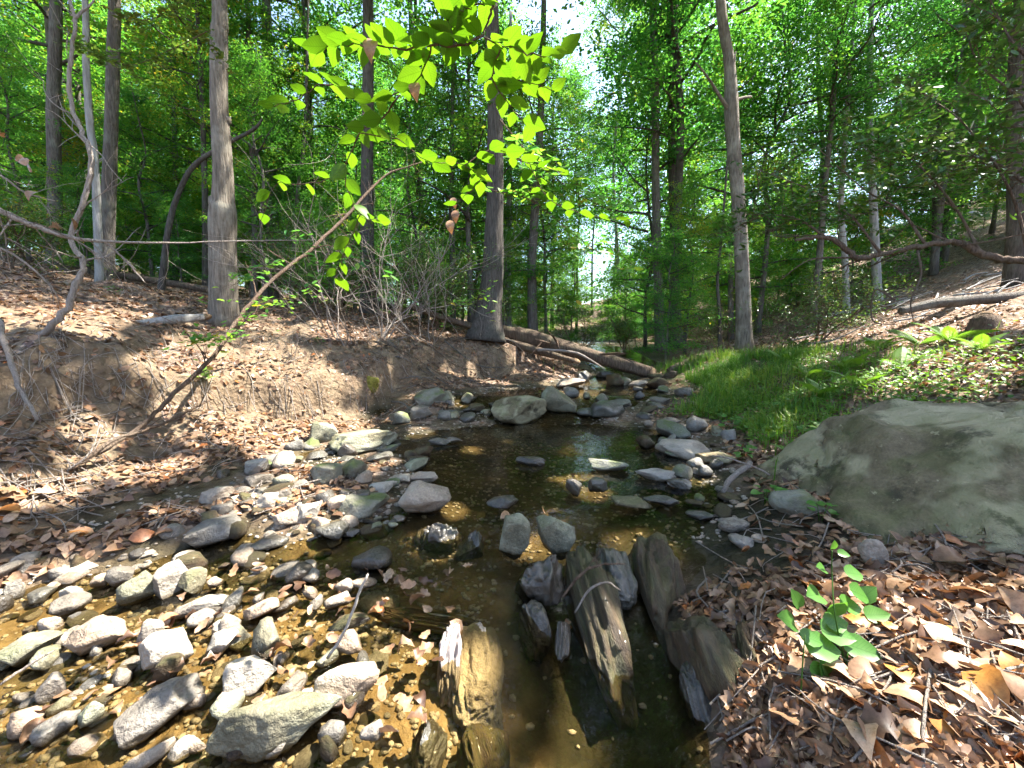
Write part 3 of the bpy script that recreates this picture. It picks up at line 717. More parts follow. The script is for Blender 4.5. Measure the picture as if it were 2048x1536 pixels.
rib((1420, 1235, .17), (1525, 1530, -.18), 118, 'rock_brown', 'tall tan-brown bedrock rib under the right bank', 1.1)
rib((1500, 1240, .18), (1570, 1500, -.06), 66, 'rock_brown', 'narrow bedrock rib right against the leafy right bank', 1.1)
rib((1390, 1310, .02), (1460, 1540, -.2), 80, 'rock_wet', 'dark wet bedrock rib left of the tall tan-brown one', .9)
rib((1080, 1110, .10), (1075, 1200, -.02), 110, 'rock_wet', 'black wet lump of bedrock under the white-topped rock', 1.0)
rib((1215, 1080, .13), (1250, 1200, .0), 70, 'rock_wet', 'black wet rib just right of the longest rib top', .9)
rib((880, 1050, .09), (865, 1100, .0), 95, 'rock_wet', 'dark folded bedrock ledge at the left of the cascade lip', .8)
rib((940, 1060, .08), (935, 1110, .0), 60, 'rock_wet', 'dark ledge left of the upright grey-green stone', .8)
rib((905, 1235, .09), (885, 1420, -.10), 52, 'rock_splint', 'pale splintered slate fin standing in the sunlit water', 1.2, cuts=6, rough=.2)
rib((945, 1245, .0), (965, 1450, -.10), 105, 'rock_tan', 'broad tan rock under the thin water right of the pale fin', .55)
rib((1128, 1240, .04), (1120, 1320, -.06), 30, 'rock_wet', 'small dark rock finger left of the longest rib', 1.0)
rib((1060, 1200, .0), (1085, 1290, -.08), 60, 'rock_wet', 'dark rock step in the middle of the cascade', .7)
rib((870, 1420, -.01), (835, 1530, -.04), 66, 'rock_wet', 'dark rock ridge at the bottom beside sunlit riffles', .9)
rib((955, 1440, -.03), (985, 1560, -.10), 105, 'rock_brown', 'brown wet rock at the bottom below the tan one', .6)
rib((760, 1215, .0), (960, 1250, -.02), 30, 'rock_brown', 'low brown rock sill crossing the stream below the dark water', .8)

# ------------------------------------------------------------------ trees: crown prototypes
def make_crown(seed, z0, z1, Rr, nb, per, leaf=(0.085, 0.055), spray=0.55, top=True, bright=0.0):
    """layered sprays on limbs; returns (leaf mesh, limb mesh)"""
    rg = np.random.default_rng(seed); T = Tubes(); C = []; N = []
    for k in range(nb):
        f = (k + rg.random()) / nb; z = z0 + (z1 - z0) * f
        rad = Rr * (0.55 + 0.45 * math.sin(math.pi * min(1, f * 0.9 + 0.18))) * rg.uniform(0.6, 1.15) * (1 - 0.55 * f ** 3)
        az = k * 2.399 + rg.normal(0, 0.4); el = rg.uniform(0.05, 0.35) + 0.5 * f
        d = np.array([math.cos(az) * math.cos(el), math.sin(az) * math.cos(el), math.sin(el)])
        n = 7; pts = [np.array([0, 0, z])]
        for i in range(n):
            d = d + rg.normal(0, .12, 3) + np.array([0, 0, -.03]); d /= np.linalg.norm(d); pts.append(pts[-1] + d * rad / n)
        pts = np.array(pts); T.add(pts, np.linspace(0.012 + rad * 0.011, 0.005, n + 1), 5, cap=False)
        for i in range(2, n + 1):
            for q in range(2):
                side = rg.normal(0, 1, 3) * np.array([1, 1, .25]); side /= np.linalg.norm(side)
                c = pts[i] + side * spray * rg.uniform(0.2, 1.1)
                tn = np.array([rg.normal(0, .22), rg.normal(0, .22), 1.0]); tn /= np.linalg.norm(tn)
                m = int(per * rg.uniform(0.5, 1.4))
                rr = spray * np.sqrt(rg.random(m)) * rg.uniform(.6, 1.2); th = rg.uniform(0, 2 * math.pi, m)
                X, Y = frames(tn[None], np.array([rg.uniform(0, 6.28)]))
                p = c + X * (rr * np.cos(th))[:, None] + Y * (rr * np.sin(th) * 0.6)[:, None]
                p[:, 2] += rg.normal(0, 0.07, m) - 0.10 * (rr / spray) ** 2
                C.append(p); nn = tn + rg.normal(0, .38, (m, 3)); N.append(nn / np.linalg.norm(nn, axis=1)[:, None])
                if q == 0: T.add(np.array([pts[i], (pts[i] + c) / 2 + rg.normal(0, .03, 3), c]), [0.007, 0.005, 0.003], 3, cap=False)
    C = np.concatenate(C); N = np.concatenate(N); n = len(C)
    L = leaf[0] * rg.uniform(0.7, 1.35, n); W = leaf[1] * rg.uniform(0.7, 1.3, n)
    V, Fc = leaves4(C, N, L, W, rg)
    tint = np.repeat(np.clip(0.42 + bright + 0.30 * fbm(C, 0.9, 2, seed) + rg.normal(0, 0.12, n), 0.02, 0.98), 2)
    me = mesh_np('crown', V, Fc, {'tint': ('FACE', tint)}, smooth=False); me.materials.append(M['leaf'])
    lm = T.mesh('limbs'); lm.materials.append(M['bark_dark'])
    return me, lm
# understory: foliage from near the ground; canopy: high crowns
UND = [make_crown(201, 0.6, 6.0, 2.0, 26, 34, bright=.14), make_crown(202, 0.9, 7.5, 2.5, 30, 34, bright=.2), make_crown(203, 0.4, 4.5, 1.7, 22, 36, bright=.27), make_crown(204, 1.5, 9.0, 2.6, 32, 34, bright=.16)]
CAN = [make_crown(211, 0, 8.0, 3.4, 34, 46, (0.10, 0.068), 0.7), make_crown(212, 0, 9.0, 3.0, 36, 44, (0.10, 0.068), 0.7, bright=.06), make_crown(213, 0, 6.5, 2.8, 28, 44, (0.10, 0.068), 0.65, bright=.1)]
TALL = [make_crown(221, 0, 15.0, 3.8, 50, 34, (0.12, 0.085), 0.85), make_crown(222, 0, 13.0, 4.2, 46, 34, (0.12, 0.085), 0.9, bright=.1)]

def taper_trunk(pts, rad, sides=18, rough=0.06, seed=0, n=48, flare=0.35, knobs=()):
    """trunk mesh from 3-D control points given base first; returns mesh relative to base"""
    C = spline(np.c_[np.asarray(pts), np.asarray(rad)], n); P = C[:, :3]; r = C[:, 3].copy()
    s = np.cumsum(np.r_[0, np.linalg.norm(np.diff(P, axis=0), axis=1)])
    r *= 1 + flare * np.exp(-s / (r[0] * 2.2))
    T = Tubes(); T.add(P - P[0], r, sides, rough, seed)
    for (zk, az, rk, out) in knobs:
        i = np.argmin(np.abs(P[:, 2] - zk)); q = P[i] - P[0] + np.array([math.cos(az), math.sin(az), 0]) * r[i] * out
        a = q + np.array([0, 0, -rk * 1.6]); T.add(np.array([a, q + [0, 0, -rk * .5], q + [0, 0, rk * .6], q + [0, 0, rk * 1.3]]), [rk * .3, rk, rk * .95, rk * .25], 10, .15, seed)
    return T.mesh('trunk'), P, r

def pixel_trunk(base, ups, label, mat, crown=None, crown_z=4.0, crown_s=1.0, name='forest_tree', group=None, sides=18, rough=.06, extend=4.0, branches=(), knobs=(), cat='tree', flare=.35):
    """base = (px, py, width px); ups = [(px, py, width px)...] going up, all at the base's distance unless a 4th value gives it"""
    B, t = hit(base[0], base[1])
    if len(base) > 3: t = base[3]; B = at(base[0], base[1], t); B[2] = H(B[0], B[1])
    B = B.copy(); B[2] = H(B[0], B[1]) - 0.08
    q_ = squash(base[0]); pts = [B]; rad = [base[2] * q_ * t / F / 2]
    for u in ups:
        d = ray(u[0], u[1]); tt = (u[3] if len(u) > 3 else t)
        # keep the trunk upright in depth: same forward distance from the camera on the ground plan
        k = B[1] / d[1] if len(u) <= 3 else tt
        p = CAM + d * k; pts.append(p); rad.append(u[2] * q_ * k / F / 2)
    if extend:
        d = pts[-1] - pts[-2]; d /= np.linalg.norm(d); d[:2] *= 0.5
        pts.append(pts[-1] + d * extend); rad.append(rad[-1] * 0.6)
    me, P, r = taper_trunk(pts, rad, sides, rough, int(base[0]), knobs=knobs, flare=flare)
    e = empty(name, B, label, cat, group); obj('trunk', me, mat, e)
    for i, br in enumerate(branches):   # list of (px,py,width) polylines at the trunk's distance
        T = Tubes(); pp = [CAM + ray(a, b_) * (B[1] / ray(a, b_)[1]) for a, b_, w in br]
        q = spline(np.c_[np.array(pp) - B, [w * t / F / 2 for a, b_, w in br]], 14)
        q[1:, 1] += np.linspace(0, 0.5, 14)[1:] * (1 if i % 2 else -1); T.add(q[:, :3], q[:, 3], 7, .05, i)
        obj('branch', T.mesh('branch'), mat, e)
    if crown is not None:
        cz = H(B[0], B[1]) + crown_z; i = np.argmin(np.abs(P[:, 2] - cz)); top = P[i] - B
        for nm, me_ in (('crown', crown[0]), ('limbs', crown[1])):
            o = obj(nm, me_, None, e, top); o.scale = (crown_s,) * 3; o.rotation_euler = (0, 0, R.uniform(0, 6.28))
    return e

pixel_trunk((447, 640, 56, 6.0), [(447, 540, 56), (446, 430, 58), (446, 400, 48), (446, 340, 42), (438, 205, 38), (438, 70, 36), (439, -20, 31)], 'stout grey tree trunk with a knobby burl on the left bank', 'bark_grey', CAN[0], 7.5, 1.0, sides=26, rough=.07, knobs=[(at(418, 415, 6)[2], math.pi, .09, .75), (at(430, 255, 6)[2], 0.2, .05, .85)], flare=.2)
pixel_trunk((212, 580, 38, 9), [(214, 480, 34), (221, 300, 31), (226, 120, 30), (228, -20, 27)], 'dark straight tree trunk behind the twisted stem at left', 'bark_mid', CAN[1], 8.0, .9)
pixel_trunk((112, 560, 34, 10.5), [(110, 400, 33), (107, 200, 31), (112, 0, 28)], 'grey-brown straight trunk near the left edge of the woods', 'bark_mid', CAN[2], 7.5, .9)
pixel_trunk((196, 540, 20, 8.2), [(190, 330, 18), (180, 250, 17), (172, 120, 16), (170, 0, 14)], 'slim light-barked trunk between the twisted stem and the dark trunk', 'bark_pale', CAN[2], 6.5, .6)
pixel_trunk((972, 692, 62, 9.0), [(978, 620, 46), (986, 540, 40), (989, 420, 34), (990, 250, 31), (986, 100, 28), (982, -20, 26)], 'dark ridged oak trunk in the centre at the head of the fallen log', 'bark_dark', CAN[1], 8.0, 1.0, sides=26, rough=.09)
pixel_trunk((1322, 690, 22, 14), [(1316, 560, 19), (1312, 400, 17), (1310, 200, 16), (1306, 0, 14)], 'left trunk of a slender pair right of the stream', 'bark_mid', CAN[2], 10.0, .9)
pixel_trunk((1357, 682, 20, 14.5), [(1350, 540, 17), (1345, 380, 16), (1342, 200, 15), (1340, 0, 13)], 'right trunk of a slender pair right of the stream', 'bark_dark', CAN[0], 11.0, .8)
pixel_trunk((1492, 668, 34, 9.0), [(1484, 540, 30), (1478, 420, 29), (1468, 300, 29), (1463, 220, 30), (1458, 120, 23), (1440, -10, 21)], 'tall grey trunk with a forked limb right of the stream', 'bark_grey', None, 5.2, .75,
            branches=[[(1462, 225, 8), (1430, 200, 6), (1400, 175, 4), (1370, 158, 2)], [(1470, 200, 6), (1505, 180, 5), (1530, 165, 5)]])
pixel_trunk((1066, 684, 21, 12.5), [(1064, 560, 18), (1068, 450, 17), (1078, 300, 15), (1084, 150, 13)], 'dappled trunk just right of the dark centre oak', 'bark_mid', UND[1], 3.0, .8)
pixel_trunk((1018, 690, 13, 14), [(1016, 560, 12), (1018, 440, 11), (1020, 280, 10)], 'thin trunk between the centre oak and the dappled trunk', 'bark_pale', UND[0], 3.0, .7)
pixel_trunk((1757, 592, 21, 13.5), [(1750, 480, 19), (1745, 380, 17), (1738, 200, 15)], 'pale straight trunk on the right hillside', 'bark_pale', UND[3], 3.5, .8)
pixel_trunk((1697, 596, 15, 13), [(1690, 520, 14), (1682, 420, 13), (1690, 280, 11)], 'pale leaning trunk left of the straight one on the right hillside', 'bark_pale', UND[0], 3.5, .7)
pixel_trunk((2036, 540, 48, 9.0), [(2034, 400, 45), (2032, 250, 42), (2036, 100, 38)], 'massive dark trunk at the far right edge behind laurel leaves', 'bark_dark', CAN[0], 9, .8)
pixel_trunk((738, 648, 32, 10), [(736, 540, 30), (734, 400, 26), (736, 200, 24), (736, 0, 21)], 'dark trunk hidden behind the bare twiggy shrub', 'bark_dark', CAN[1], 8.5, .8)
pixel_trunk((546, 605, 28, 13), [(545, 450, 26), (541, 300, 24), (536, 100, 21)], 'mid-grey trunk right of the stout left-bank tree', 'bark_mid', UND[3], 5, 1.1)
pixel_trunk((508, 596, 15, 12), [(510, 450, 14), (505, 300, 13), (500, 120, 11)], 'slim trunk close behind the stout left-bank tree', 'bark_mid', UND[1], 3.5, .7)
pixel_trunk((410, 580, 15, 11), [(411, 450, 14), (408, 320, 12), (402, 150, 10)], 'slim dark trunk left of the stout left-bank tree', 'bark_dark', UND[1], 3.5, .8)
pixel_trunk((352, 572, 13, 13), [(352, 420, 13), (350, 280, 11), (346, 120, 10)], 'thin grey trunk seen between the dark trunk and the stout tree', 'bark_mid', UND[0], 3.0, .8)
pixel_trunk((320, 578, 16, 8.5), [(335, 470, 14), (352, 400, 13), (385, 335, 12), (440, 295, 10), (505, 260, 8)], 'dark crooked sapling leaning right behind the stout tree', 'bark_dark', None, extend=0.5)
pixel_trunk((906, 640, 12, 11), [(905, 520, 11), (902, 400, 10), (905, 250, 8)], 'slender trunk left of the dark centre oak', 'bark_dark', UND[0], 3.0, .6)
pixel_trunk((940, 668, 10, 13), [(938, 520, 9), (932, 380, 8), (936, 250, 7)], 'thin dark stem close to the left of the centre oak', 'bark_dark', UND[2], 2.5, .6)
pixel_trunk((618, 622, 11, 13), [(614, 500, 10), (622, 380, 9), (618, 250, 8)], 'thin dark sapling trunk above the left bank brow', 'bark_dark', UND[1], 2.5, .8)
pixel_trunk((582, 618, 9, 12), [(588, 480, 8), (596, 380, 8), (610, 250, 7)], 'thin grey sapling curving right above the left bank', 'bark_mid', UND[0], 2.2, .6)
pixel_trunk((1642, 640, 11, 16), [(1640, 450, 11), (1645, 300, 10), (1636, 150, 9)], 'slim forked tree far behind the laurel on the right', 'bark_mid', UND[3], 4, 1.0)
pixel_trunk((1870, 560, 11, 15), [(1868, 430, 10), (1872, 300, 9)], 'slim dark trunk high on the right hillside', 'bark_dark', UND[1], 2.5, .8)
pixel_trunk((1440, 690, 8, 10), [(1440, 640, 7), (1435, 560, 6), (1445, 450, 5)], 'dark thin sapling just left of the tall grey trunk', 'bark_dark', UND[2], 2.0, .35)

# ------------------------------------------------------------------ background trees, copied individuals
def proto_tree(k, crown, rad, h, mat, name, lift):
    rg = np.random.default_rng(300 + k)
    pts = [np.array([0, 0, -.3])]
    for i in range(6): pts.append(np.array([rg.normal(0, .05) * (i + 1), rg.normal(0, .05) * (i + 1), h * (i + 1) / 6]))
    me, P, r = taper_trunk(pts, np.linspace(rad, rad * .25, 7), 9, .05, k, 24, .25)
    me.materials.append(M[mat])
    return me, crown, lift, name
UP_ = [proto_tree(0, UND[0], .05, 6, 'bark_mid', 'understory_tree', 0), proto_tree(1, UND[1], .06, 7.5, 'bark_dark', 'understory_tree', 0),
       proto_tree(2, UND[2], .04, 4.5, 'bark_dark', 'understory_tree', 0), proto_tree(3, UND[3], .08, 9, 'bark_mid', 'understory_tree', 0)]
CP_ = [proto_tree(7, TALL[0], .13, 20, 'bark_dark', 'canopy_tree', 5.5), proto_tree(8, TALL[1], .12, 19, 'bark_mid', 'canopy_tree', 6.0), proto_tree(4, CAN[0], .12, 15, 'bark_mid', 'canopy_tree', 7), proto_tree(5, CAN[1], .11, 16, 'bark_dark', 'canopy_tree', 7.5), proto_tree(6, CAN[2], .10, 14, 'bark_pale', 'canopy_tree', 7.5)]
def place_tree(pr, x, y, s, label, group):
    tm, cr, lift, name = pr
    e = empty(name, (x, y, H(x, y)), label, 'tree', group); e.scale = (s, s, s * R.uniform(.9, 1.15)); e.rotation_euler = (R.uniform(-.03, .03), R.uniform(-.03, .03), R.uniform(0, 6.28))
    obj('trunk', tm, None, e); obj('crown', cr[0], None, e, (0, 0, lift)); obj('limbs', cr[1], None, e, (0, 0, lift))
    return e
def zone(x, y):
    px = project(np.array([x, y, 3.0]))[0]
    side = 'left' if px < 850 else ('right' if px > 1330 else 'middle')
    return side, ('nearer' if y < 19 else 'far')
PLANTED = []
def scatter_trees(protos, n, y0, y1, dmin, smin, smax, kind, umax=1.5, avoid=None, seed=1):
    rr = random.Random(seed); done = []; tries = 0
    while len(done) < n and tries < 6000:
        tries += 1
        y = y0 + (y1 - y0) * rr.random() ** 1.15; x = rr.uniform(-umax, umax) * y
        if any((x - a) ** 2 + (y - b_) ** 2 < dmin * dmin for a, b_ in done): continue
        if avoid and avoid(x, y): continue
        done.append((x, y)); side, dep = zone(x, y)
        if kind == 's': lab = f'low leafy sapling on the {dep} {side} ground under the background trees'; g = f'low saplings, {dep} {side} background'
        elif kind == 'u': lab = f'slim leafy understory tree in the {dep} {side} of the green background woods'; g = f'understory trees, {dep} {side} background'
        else: lab = f'tall forest tree with high crown in the {dep} {side} background woods'; g = f'tall trees, {dep} {side} background'
        PLANTED.append((place_tree(protos[rr.randrange(len(protos))], x, y, rr.uniform(smin, smax), lab, g), kind, project(np.array([x, y, H(x, y)]))[0]))
def av_u(x, y):
    px, py, t = project(np.array([x, y, H(x, y)]))
    if abs(x - np.interp(y, [8, 12, 16, 22], [2.0, 2.6, 2.9, 3.2])) < (1.3 if y < 16 else 0.5): return True
    if y < 13 and px > 1330: return True
    if y < 11.5: return True
    return False
scatter_trees(UP_, 150, 11, 42, 1.25, .75, 1.35, 'u', 1.45, av_u, 5)
def av_s(x, y):
    px, py, t = project(np.array([x, y, H(x, y)]))
    if abs(x - np.interp(y, [8, 12, 16, 22], [2.0, 2.6, 2.9, 3.2])) < (1.1 if y < 14 else 0.4): return True
    if px > 1380 and y < 13.5: return True
    return px > 1560 and y < 19
scatter_trees(UP_, 110, 10, 27, .95, .30, .62, 's', 1.4, av_s, 15)
def av_c(x, y):
    px, py, t = project(np.array([x, y, 8.0]))
    if 1180 < px < 1225 and y < 22: return True
    if 1660 < px < 1720 and y < 24: return True
    if x > 9 and y < 12: return True
    return abs(x - 2.6) < 1.0 and y < 15
scatter_trees(CP_, 58, 12.5, 46, 2.7, .85, 1.25, 'c', 1.4, av_c, 9)

# tell them apart: by the nearer trunks they stand between and their order from the left
ANCH = [(112, 'left-edge trunk'), (214, 'dark left trunk'), (447, 'stout burled trunk'), (737, 'shrub-hidden trunk'), (978, 'centre oak'), (1066, 'dappled trunk'), (1340, 'slender pair'), (1490, 'forked grey trunk'), (1756, 'pale hillside trunk'), (2036, 'massive right-edge trunk')]
ORD = 'first second third fourth fifth sixth seventh eighth ninth tenth eleventh twelfth'.split()
def ordinal(i): return ORD[i] if i < 12 else f'{i + 1}th'
cells = {}
for o, kind, px in PLANTED:
    k = sum(px > a for a, nm in ANCH); cells.setdefault((kind, k), []).append((float(px), o))
for (kind, k), lst in cells.items():
    lst.sort(key=lambda q: q[0]); w = {'u': 'slim understory tree', 's': 'low leafy sapling', 'c': 'tall background tree'}[kind]
    for i, (px, o) in enumerate(lst):
        if k == 0: s = f'left of the {ANCH[0][1]}'
        elif k == len(ANCH): s = f'right of the {ANCH[-1][1]}'
        else: s = f'between {ANCH[k - 1][1]} and {ANCH[k][1]}'
        o['label'] = f'{ordinal(i)} {w} from the left {s}'

# the closed wood beyond, one mass
def far_wood():
    rg = np.random.default_rng(77); C = []
    n = 80000
    y = rg.uniform(44, 62, n); x = rg.uniform(-1.5, 1.6, n) * y
    zt = H(x, y); hgt = 22 + 6 * vnoise(np.stack([x, y, 0 * x], -1), 0.12, 4) - 5 * np.exp(-((x / y - 0.24) / 0.04) ** 2)
    f = rg.random(n); z = zt + f * hgt
    cl = vnoise(np.stack([x, y, z * 1.6], -1), 0.45, 8)
    k = cl > -0.25; x, y, z = x[k], y[k], z[k]; n = len(x); C = np.stack([x, y, z], -1)
    N = rg.normal(0, .5, (n, 3)) + [0, 0, 1]; N /= np.linalg.norm(N, axis=1)[:, None]
    V, Fc = leaves4(C, N, rg.uniform(.3, .6, n), rg.uniform(.2, .4, n), rg)
    me = mesh_np('distant_woods', V, Fc, {'tint': ('FACE', np.repeat(np.clip(.5 + .25 * cl[k] + rg.normal(0, .1, n), 0, .95), 2))}, False)
    tag(obj('distant_woods', me, 'leaf'), 'hazy green mass of distant woodland closing the view', 'woods', kind='stuff')
far_wood()

# ------------------------------------------------------------------ unseen tree added off to the right; crown shaped to throw the dappled shade
SUNNY = [(330, 1340, 520, 250), (860, 1390, 190, 170), (1915, 1330, 230, 210), (1112, 1050, 62, 34), (560, 1010, 120, 52), (470, 770, 220, 130), (610, 880, 150, 75), (60, 985, 120, 40),
         (880, 1066, 60, 22), (1700, 1240, 120, 120), (1748, 1110, 50, 60), (1400, 755, 100, 45), (1920, 750, 160, 60), (150, 620, 170, 40), (690, 660, 130, 22), (1150, 770, 60, 22), (880, 670, 60, 18), (1280, 775, 40, 15)]
def in_sun(px, py):
    s = np.zeros_like(px, bool)
    q = np.stack([px / 60, py / 45, 0 * px], -1); w = 0.35 * fbm(q, 1.0, 2, 5)
    for a, b_, c, d in SUNNY: s |= ((px - a) / c) ** 2 + ((py - b_) / d) ** 2 < 1 + w
    return s
def added_shade_tree():
    rg = np.random.default_rng(91); n = 165000
    x = rg.uniform(-6.0, 6.5, n); y = rg.uniform(0.1, 8.6, n); z = np.maximum(H(x, y), water_z(x, y))
    px, py, t = project(np.stack([x, y, z], -1))
    # extra crown leaves added to shade the great boulder, which stands above the ground
    m_ = 9000; x = np.r_[x, rg.uniform(1.5, 4.4, m_)]; y = np.r_[y, rg.uniform(1.5, 3.1, m_)]; z = np.r_[z, rg.uniform(.45, .95, m_)]; px = np.r_[px, np.full(m_, 1500.)]; py = np.r_[py, np.full(m_, 1300.)]
    hole = vnoise(np.stack([x, y, 0 * x], -1), 2.4, 71) > 0.52
    k = ~in_sun(px, py) & ~hole
    x, y, z = x[k], y[k], z[k]; n = len(x)
    zc = 11.2 + 1.6 * vnoise(np.stack([x, y, 0 * x], -1), 0.7, 73) + rg.uniform(-.9, .9, n)
    s = (zc - z) / SUN[2]
    C = np.stack([x, y, z], -1) + s[:, None] * SUN
    gap = np.zeros(n, bool)     # gaps in the crown that let the sun through to the hanging branch and the seedling
    for P0, rr in ((at(830, 60, 1.2), .25), (at(670, 95, 1.22), .18), (at(1000, 50, 1.2), .20), (at(1670, 1200, 1.42), .20)):
        dd = C - P0; gap |= np.linalg.norm(dd - (dd @ SUN)[:, None] * SUN, axis=1) < rr
    C = C[~gap]; n = len(C)
    N = rg.normal(0, .35, (n, 3)) + [0.2, 0, 1]; N /= np.linalg.norm(N, axis=1)[:, None]
    V, Fc = leaves4(C, N, rg.uniform(.08, .14, n), rg.uniform(.055, .095, n), rg)
    base = np.array([10.5, 1.2, 0]); base[2] = H(base[0], base[1])
    e = empty('added_shade_tree', base, 'unseen added tree off the right edge, crown shaped to shade the stream', 'tree')
    me = mesh_np('crown', V - base, Fc, {'tint': ('FACE', np.repeat(np.clip(.45 + rg.normal(0, .14, n), 0, .95), 2))}, False)
    obj('crown', me, 'leaf', e)
    me, P, r = taper_trunk([base + [0, 0, -.2], base + [-.2, .2, 3], base + [-.6, .5, 7], base + [-1.2, .9, 11]], [.28, .24, .18, .08], 14, .06, 3)
    obj('trunk', me, 'bark_grey', e)
    T = Tubes()
    for i in range(16):
        q = C[rg.integers(n)] - base; st = np.array([-.5, .4, 5 + 3 * rg.random()])
        T.add(spline(np.array([st, (st * 0.6 + q * 0.4) + [0, 0, .5], q]), 10), np.linspace(.05, .008, 10), 6, .05, i)
    obj('limbs', T.mesh('limbs'), 'bark_grey', e)
added_shade_tree()

# ------------------------------------------------------------------ logs, roots, branches
def log(pts, label, mat='wood_log', name='fallen_log', rough=.12, ends=True, cat='log', sides=16, n=30, stubs=0):
    """pts: (px, py, t, width px)"""
    P = np.array([at(a, b_, t) for a, b_, t, w in pts]); r = np.array([w * squash(a) * t / F / 2 for a, b_, t, w in pts])
    C = spline(np.c_[P, r], n); o0 = C[0, :3].copy(); e = empty(name, o0, label, cat)
    T = Tubes(); T.add(C[:, :3] - o0, C[:, 3], sides, rough, int(pts[0][0])); obj('stem', T.mesh('stem'), mat, e)
    if ends:
        d = C[-1, :3] - C[-2, :3]; d /= np.linalg.norm(d)
        T = Tubes(); q = C[-1, :3] - o0; T.add(np.array([q - d * .02, q + d * .05, q + d * .12]), [C[-1, 3] * .93, C[-1, 3] * .9, C[-1, 3] * .55], 12, .25, 5); obj('broken_end', T.mesh('broken_end'), 'wood_end', e)
    rg = np.random.default_rng(int(pts[0][1]))
    for k in range(stubs):
        i = rg.integers(4, n - 4); T = Tubes(); dd = rg.normal(0, 1, 3); dd[2] = abs(dd[2]) * .6; dd /= np.linalg.norm(dd)
        grow(T, C[i, :3] - o0, dd, rg.uniform(.4, 1.1), C[i, 3] * .22, 1, rg, .25, 0, 2, 5); obj('branch_stub', T.mesh('branch_stub'), 'twig_brown', e)
    return e
log([(985, 660, 9.6, 26), (1060, 676, 9.5, 30), (1130, 697, 9.3, 32), (1210, 720, 9.1, 30), (1300, 746, 8.9, 26)], 'long rotting log fallen across the stream from the centre oak', stubs=3)
log([(990, 676, 9.2, 14), (1070, 700, 9.0, 15), (1150, 722, 8.8, 10)], 'thinner peeling log lying just under the long fallen log')
log([(1800, 622, 7.5, 18), (1880, 606, 7.4, 30), (1980, 598, 7.3, 32), (2080, 588, 7.2, 34)], 'grey weathered log on the right hillside brush', 'bark_mid')
log([(225, 548, 9.4, 18), (300, 560, 9.2, 18), (420, 580, 9, 16)], 'dark log lying on the slope behind the stout left tree', 'wood_log')
log([(560, 562, 13, 16), (680, 590, 13, 18), (800, 618, 12.5, 14)], 'dark log lying on the far left slope behind the thin saplings', 'wood_log')
log([(205, 654, 4.75, 16), (270, 650, 4.9, 22), (340, 640, 5.2, 24), (405, 634, 5.6, 18)], 'pale grey root log along the brow of the left bank', 'bark_pale', 'root_log')
log([(1340, 742, 8.6, 16), (1400, 716, 9.4, 20), (1460, 700, 10, 14)], 'mossy log at the head of the grassy bank', 'wood_log')
log([(820, 612, 8.2, 12), (900, 640, 8.6, 13), (985, 664, 9, 12)], 'thin log leaning along the bank brow left of the oak', 'wood_log', ends=False)
# stump on the right slope
def stump():
    B, t = hit(1965, 668); T = Tubes(); r = 42 * t / F / 2
    T.add(np.array([[0, 0, -.1], [0, 0, .05], [0.02, 0, .2], [.03, 0, .3]]), [r * 1.5, r * 1.15, r, r * .8], 14, .25, 9)
    e = empty('tree_stump', B, 'small rotten brown stump among leaves on the right slope', 'stump'); obj('stem', T.mesh('stem'), 'wood_log', e)
    T = Tubes(); T.add(np.array([[.03, 0, .28], [.03, 0, .36]]), [r * .7, r * .35], 9, .3, 4); obj('broken_top', T.mesh('broken_top'), 'wood_end', e)
stump()

def stick(pts, label, mat='twig_pale', name='dead_branch', twigs=0, L=.4, n=26, sides=8, seed=1, cat='branch', lift=0, leafy=0, depth=1, group=None):
    P = np.array([at(a, b_, t) for a, b_, t, w in pts]); r = np.array([w * squash(a) * t / F / 2 for a, b_, t, w in pts])
    C = spline(np.c_[P, r], n); o0 = C[0, :3].copy(); rg = np.random.default_rng(seed)
    C[1:-1, :3] += rg.normal(0, .25, (n - 2, 3)) * C[1:-1, 3:4]
    e = empty(name, o0, label, cat, group); T = Tubes(); T.add(C[:, :3] - o0, C[:, 3], sides, .08, seed); obj('stem', T.mesh('stem'), mat, e)
    tips = []
    for k in range(twigs):
        i = int(rg.uniform(.12, .98) * (n - 1)); d = C[min(i + 1, n - 1), :3] - C[i - 1, :3]; d /= np.linalg.norm(d); d = d + rg.normal(0, .75, 3); d /= np.linalg.norm(d)
        T = Tubes(); grow(T, C[i, :3] - o0, d, L * rg.uniform(.5, 1.3), max(.0022, C[i, 3] * .38), depth, rg, .5, lift, 3, 4, tips); obj('twig', T.mesh('twig'), mat, e)
    return e, tips, o0
# twisted laurel stem on the left bank
stick([(75, 672, 3.55, 20), (130, 625, 3.6, 18), (150, 570, 3.65, 16), (168, 530, 3.7, 15), (142, 475, 3.7, 14), (168, 400, 3.7, 13), (183, 315, 3.7, 13), (160, 255, 3.7, 12), (140, 195, 3.7, 11), (143, 105, 3.7, 10), (150, 40, 3.7, 9), (128, -30, 3.7, 7)],
      'pale twisted bare stem rising from the left bank', 'twig_pale', 'laurel_shrub', 9, .5, 60, 9, 21, 'shrub')
stick([(146, 45, 3.7, 8), (165, 22, 3.72, 7), (185, 5, 3.75, 5), (200, -30, 3.8, 4)], 'short pale fork at the top of the twisted stem', 'twig_pale', twigs=0, n=10, seed=3)
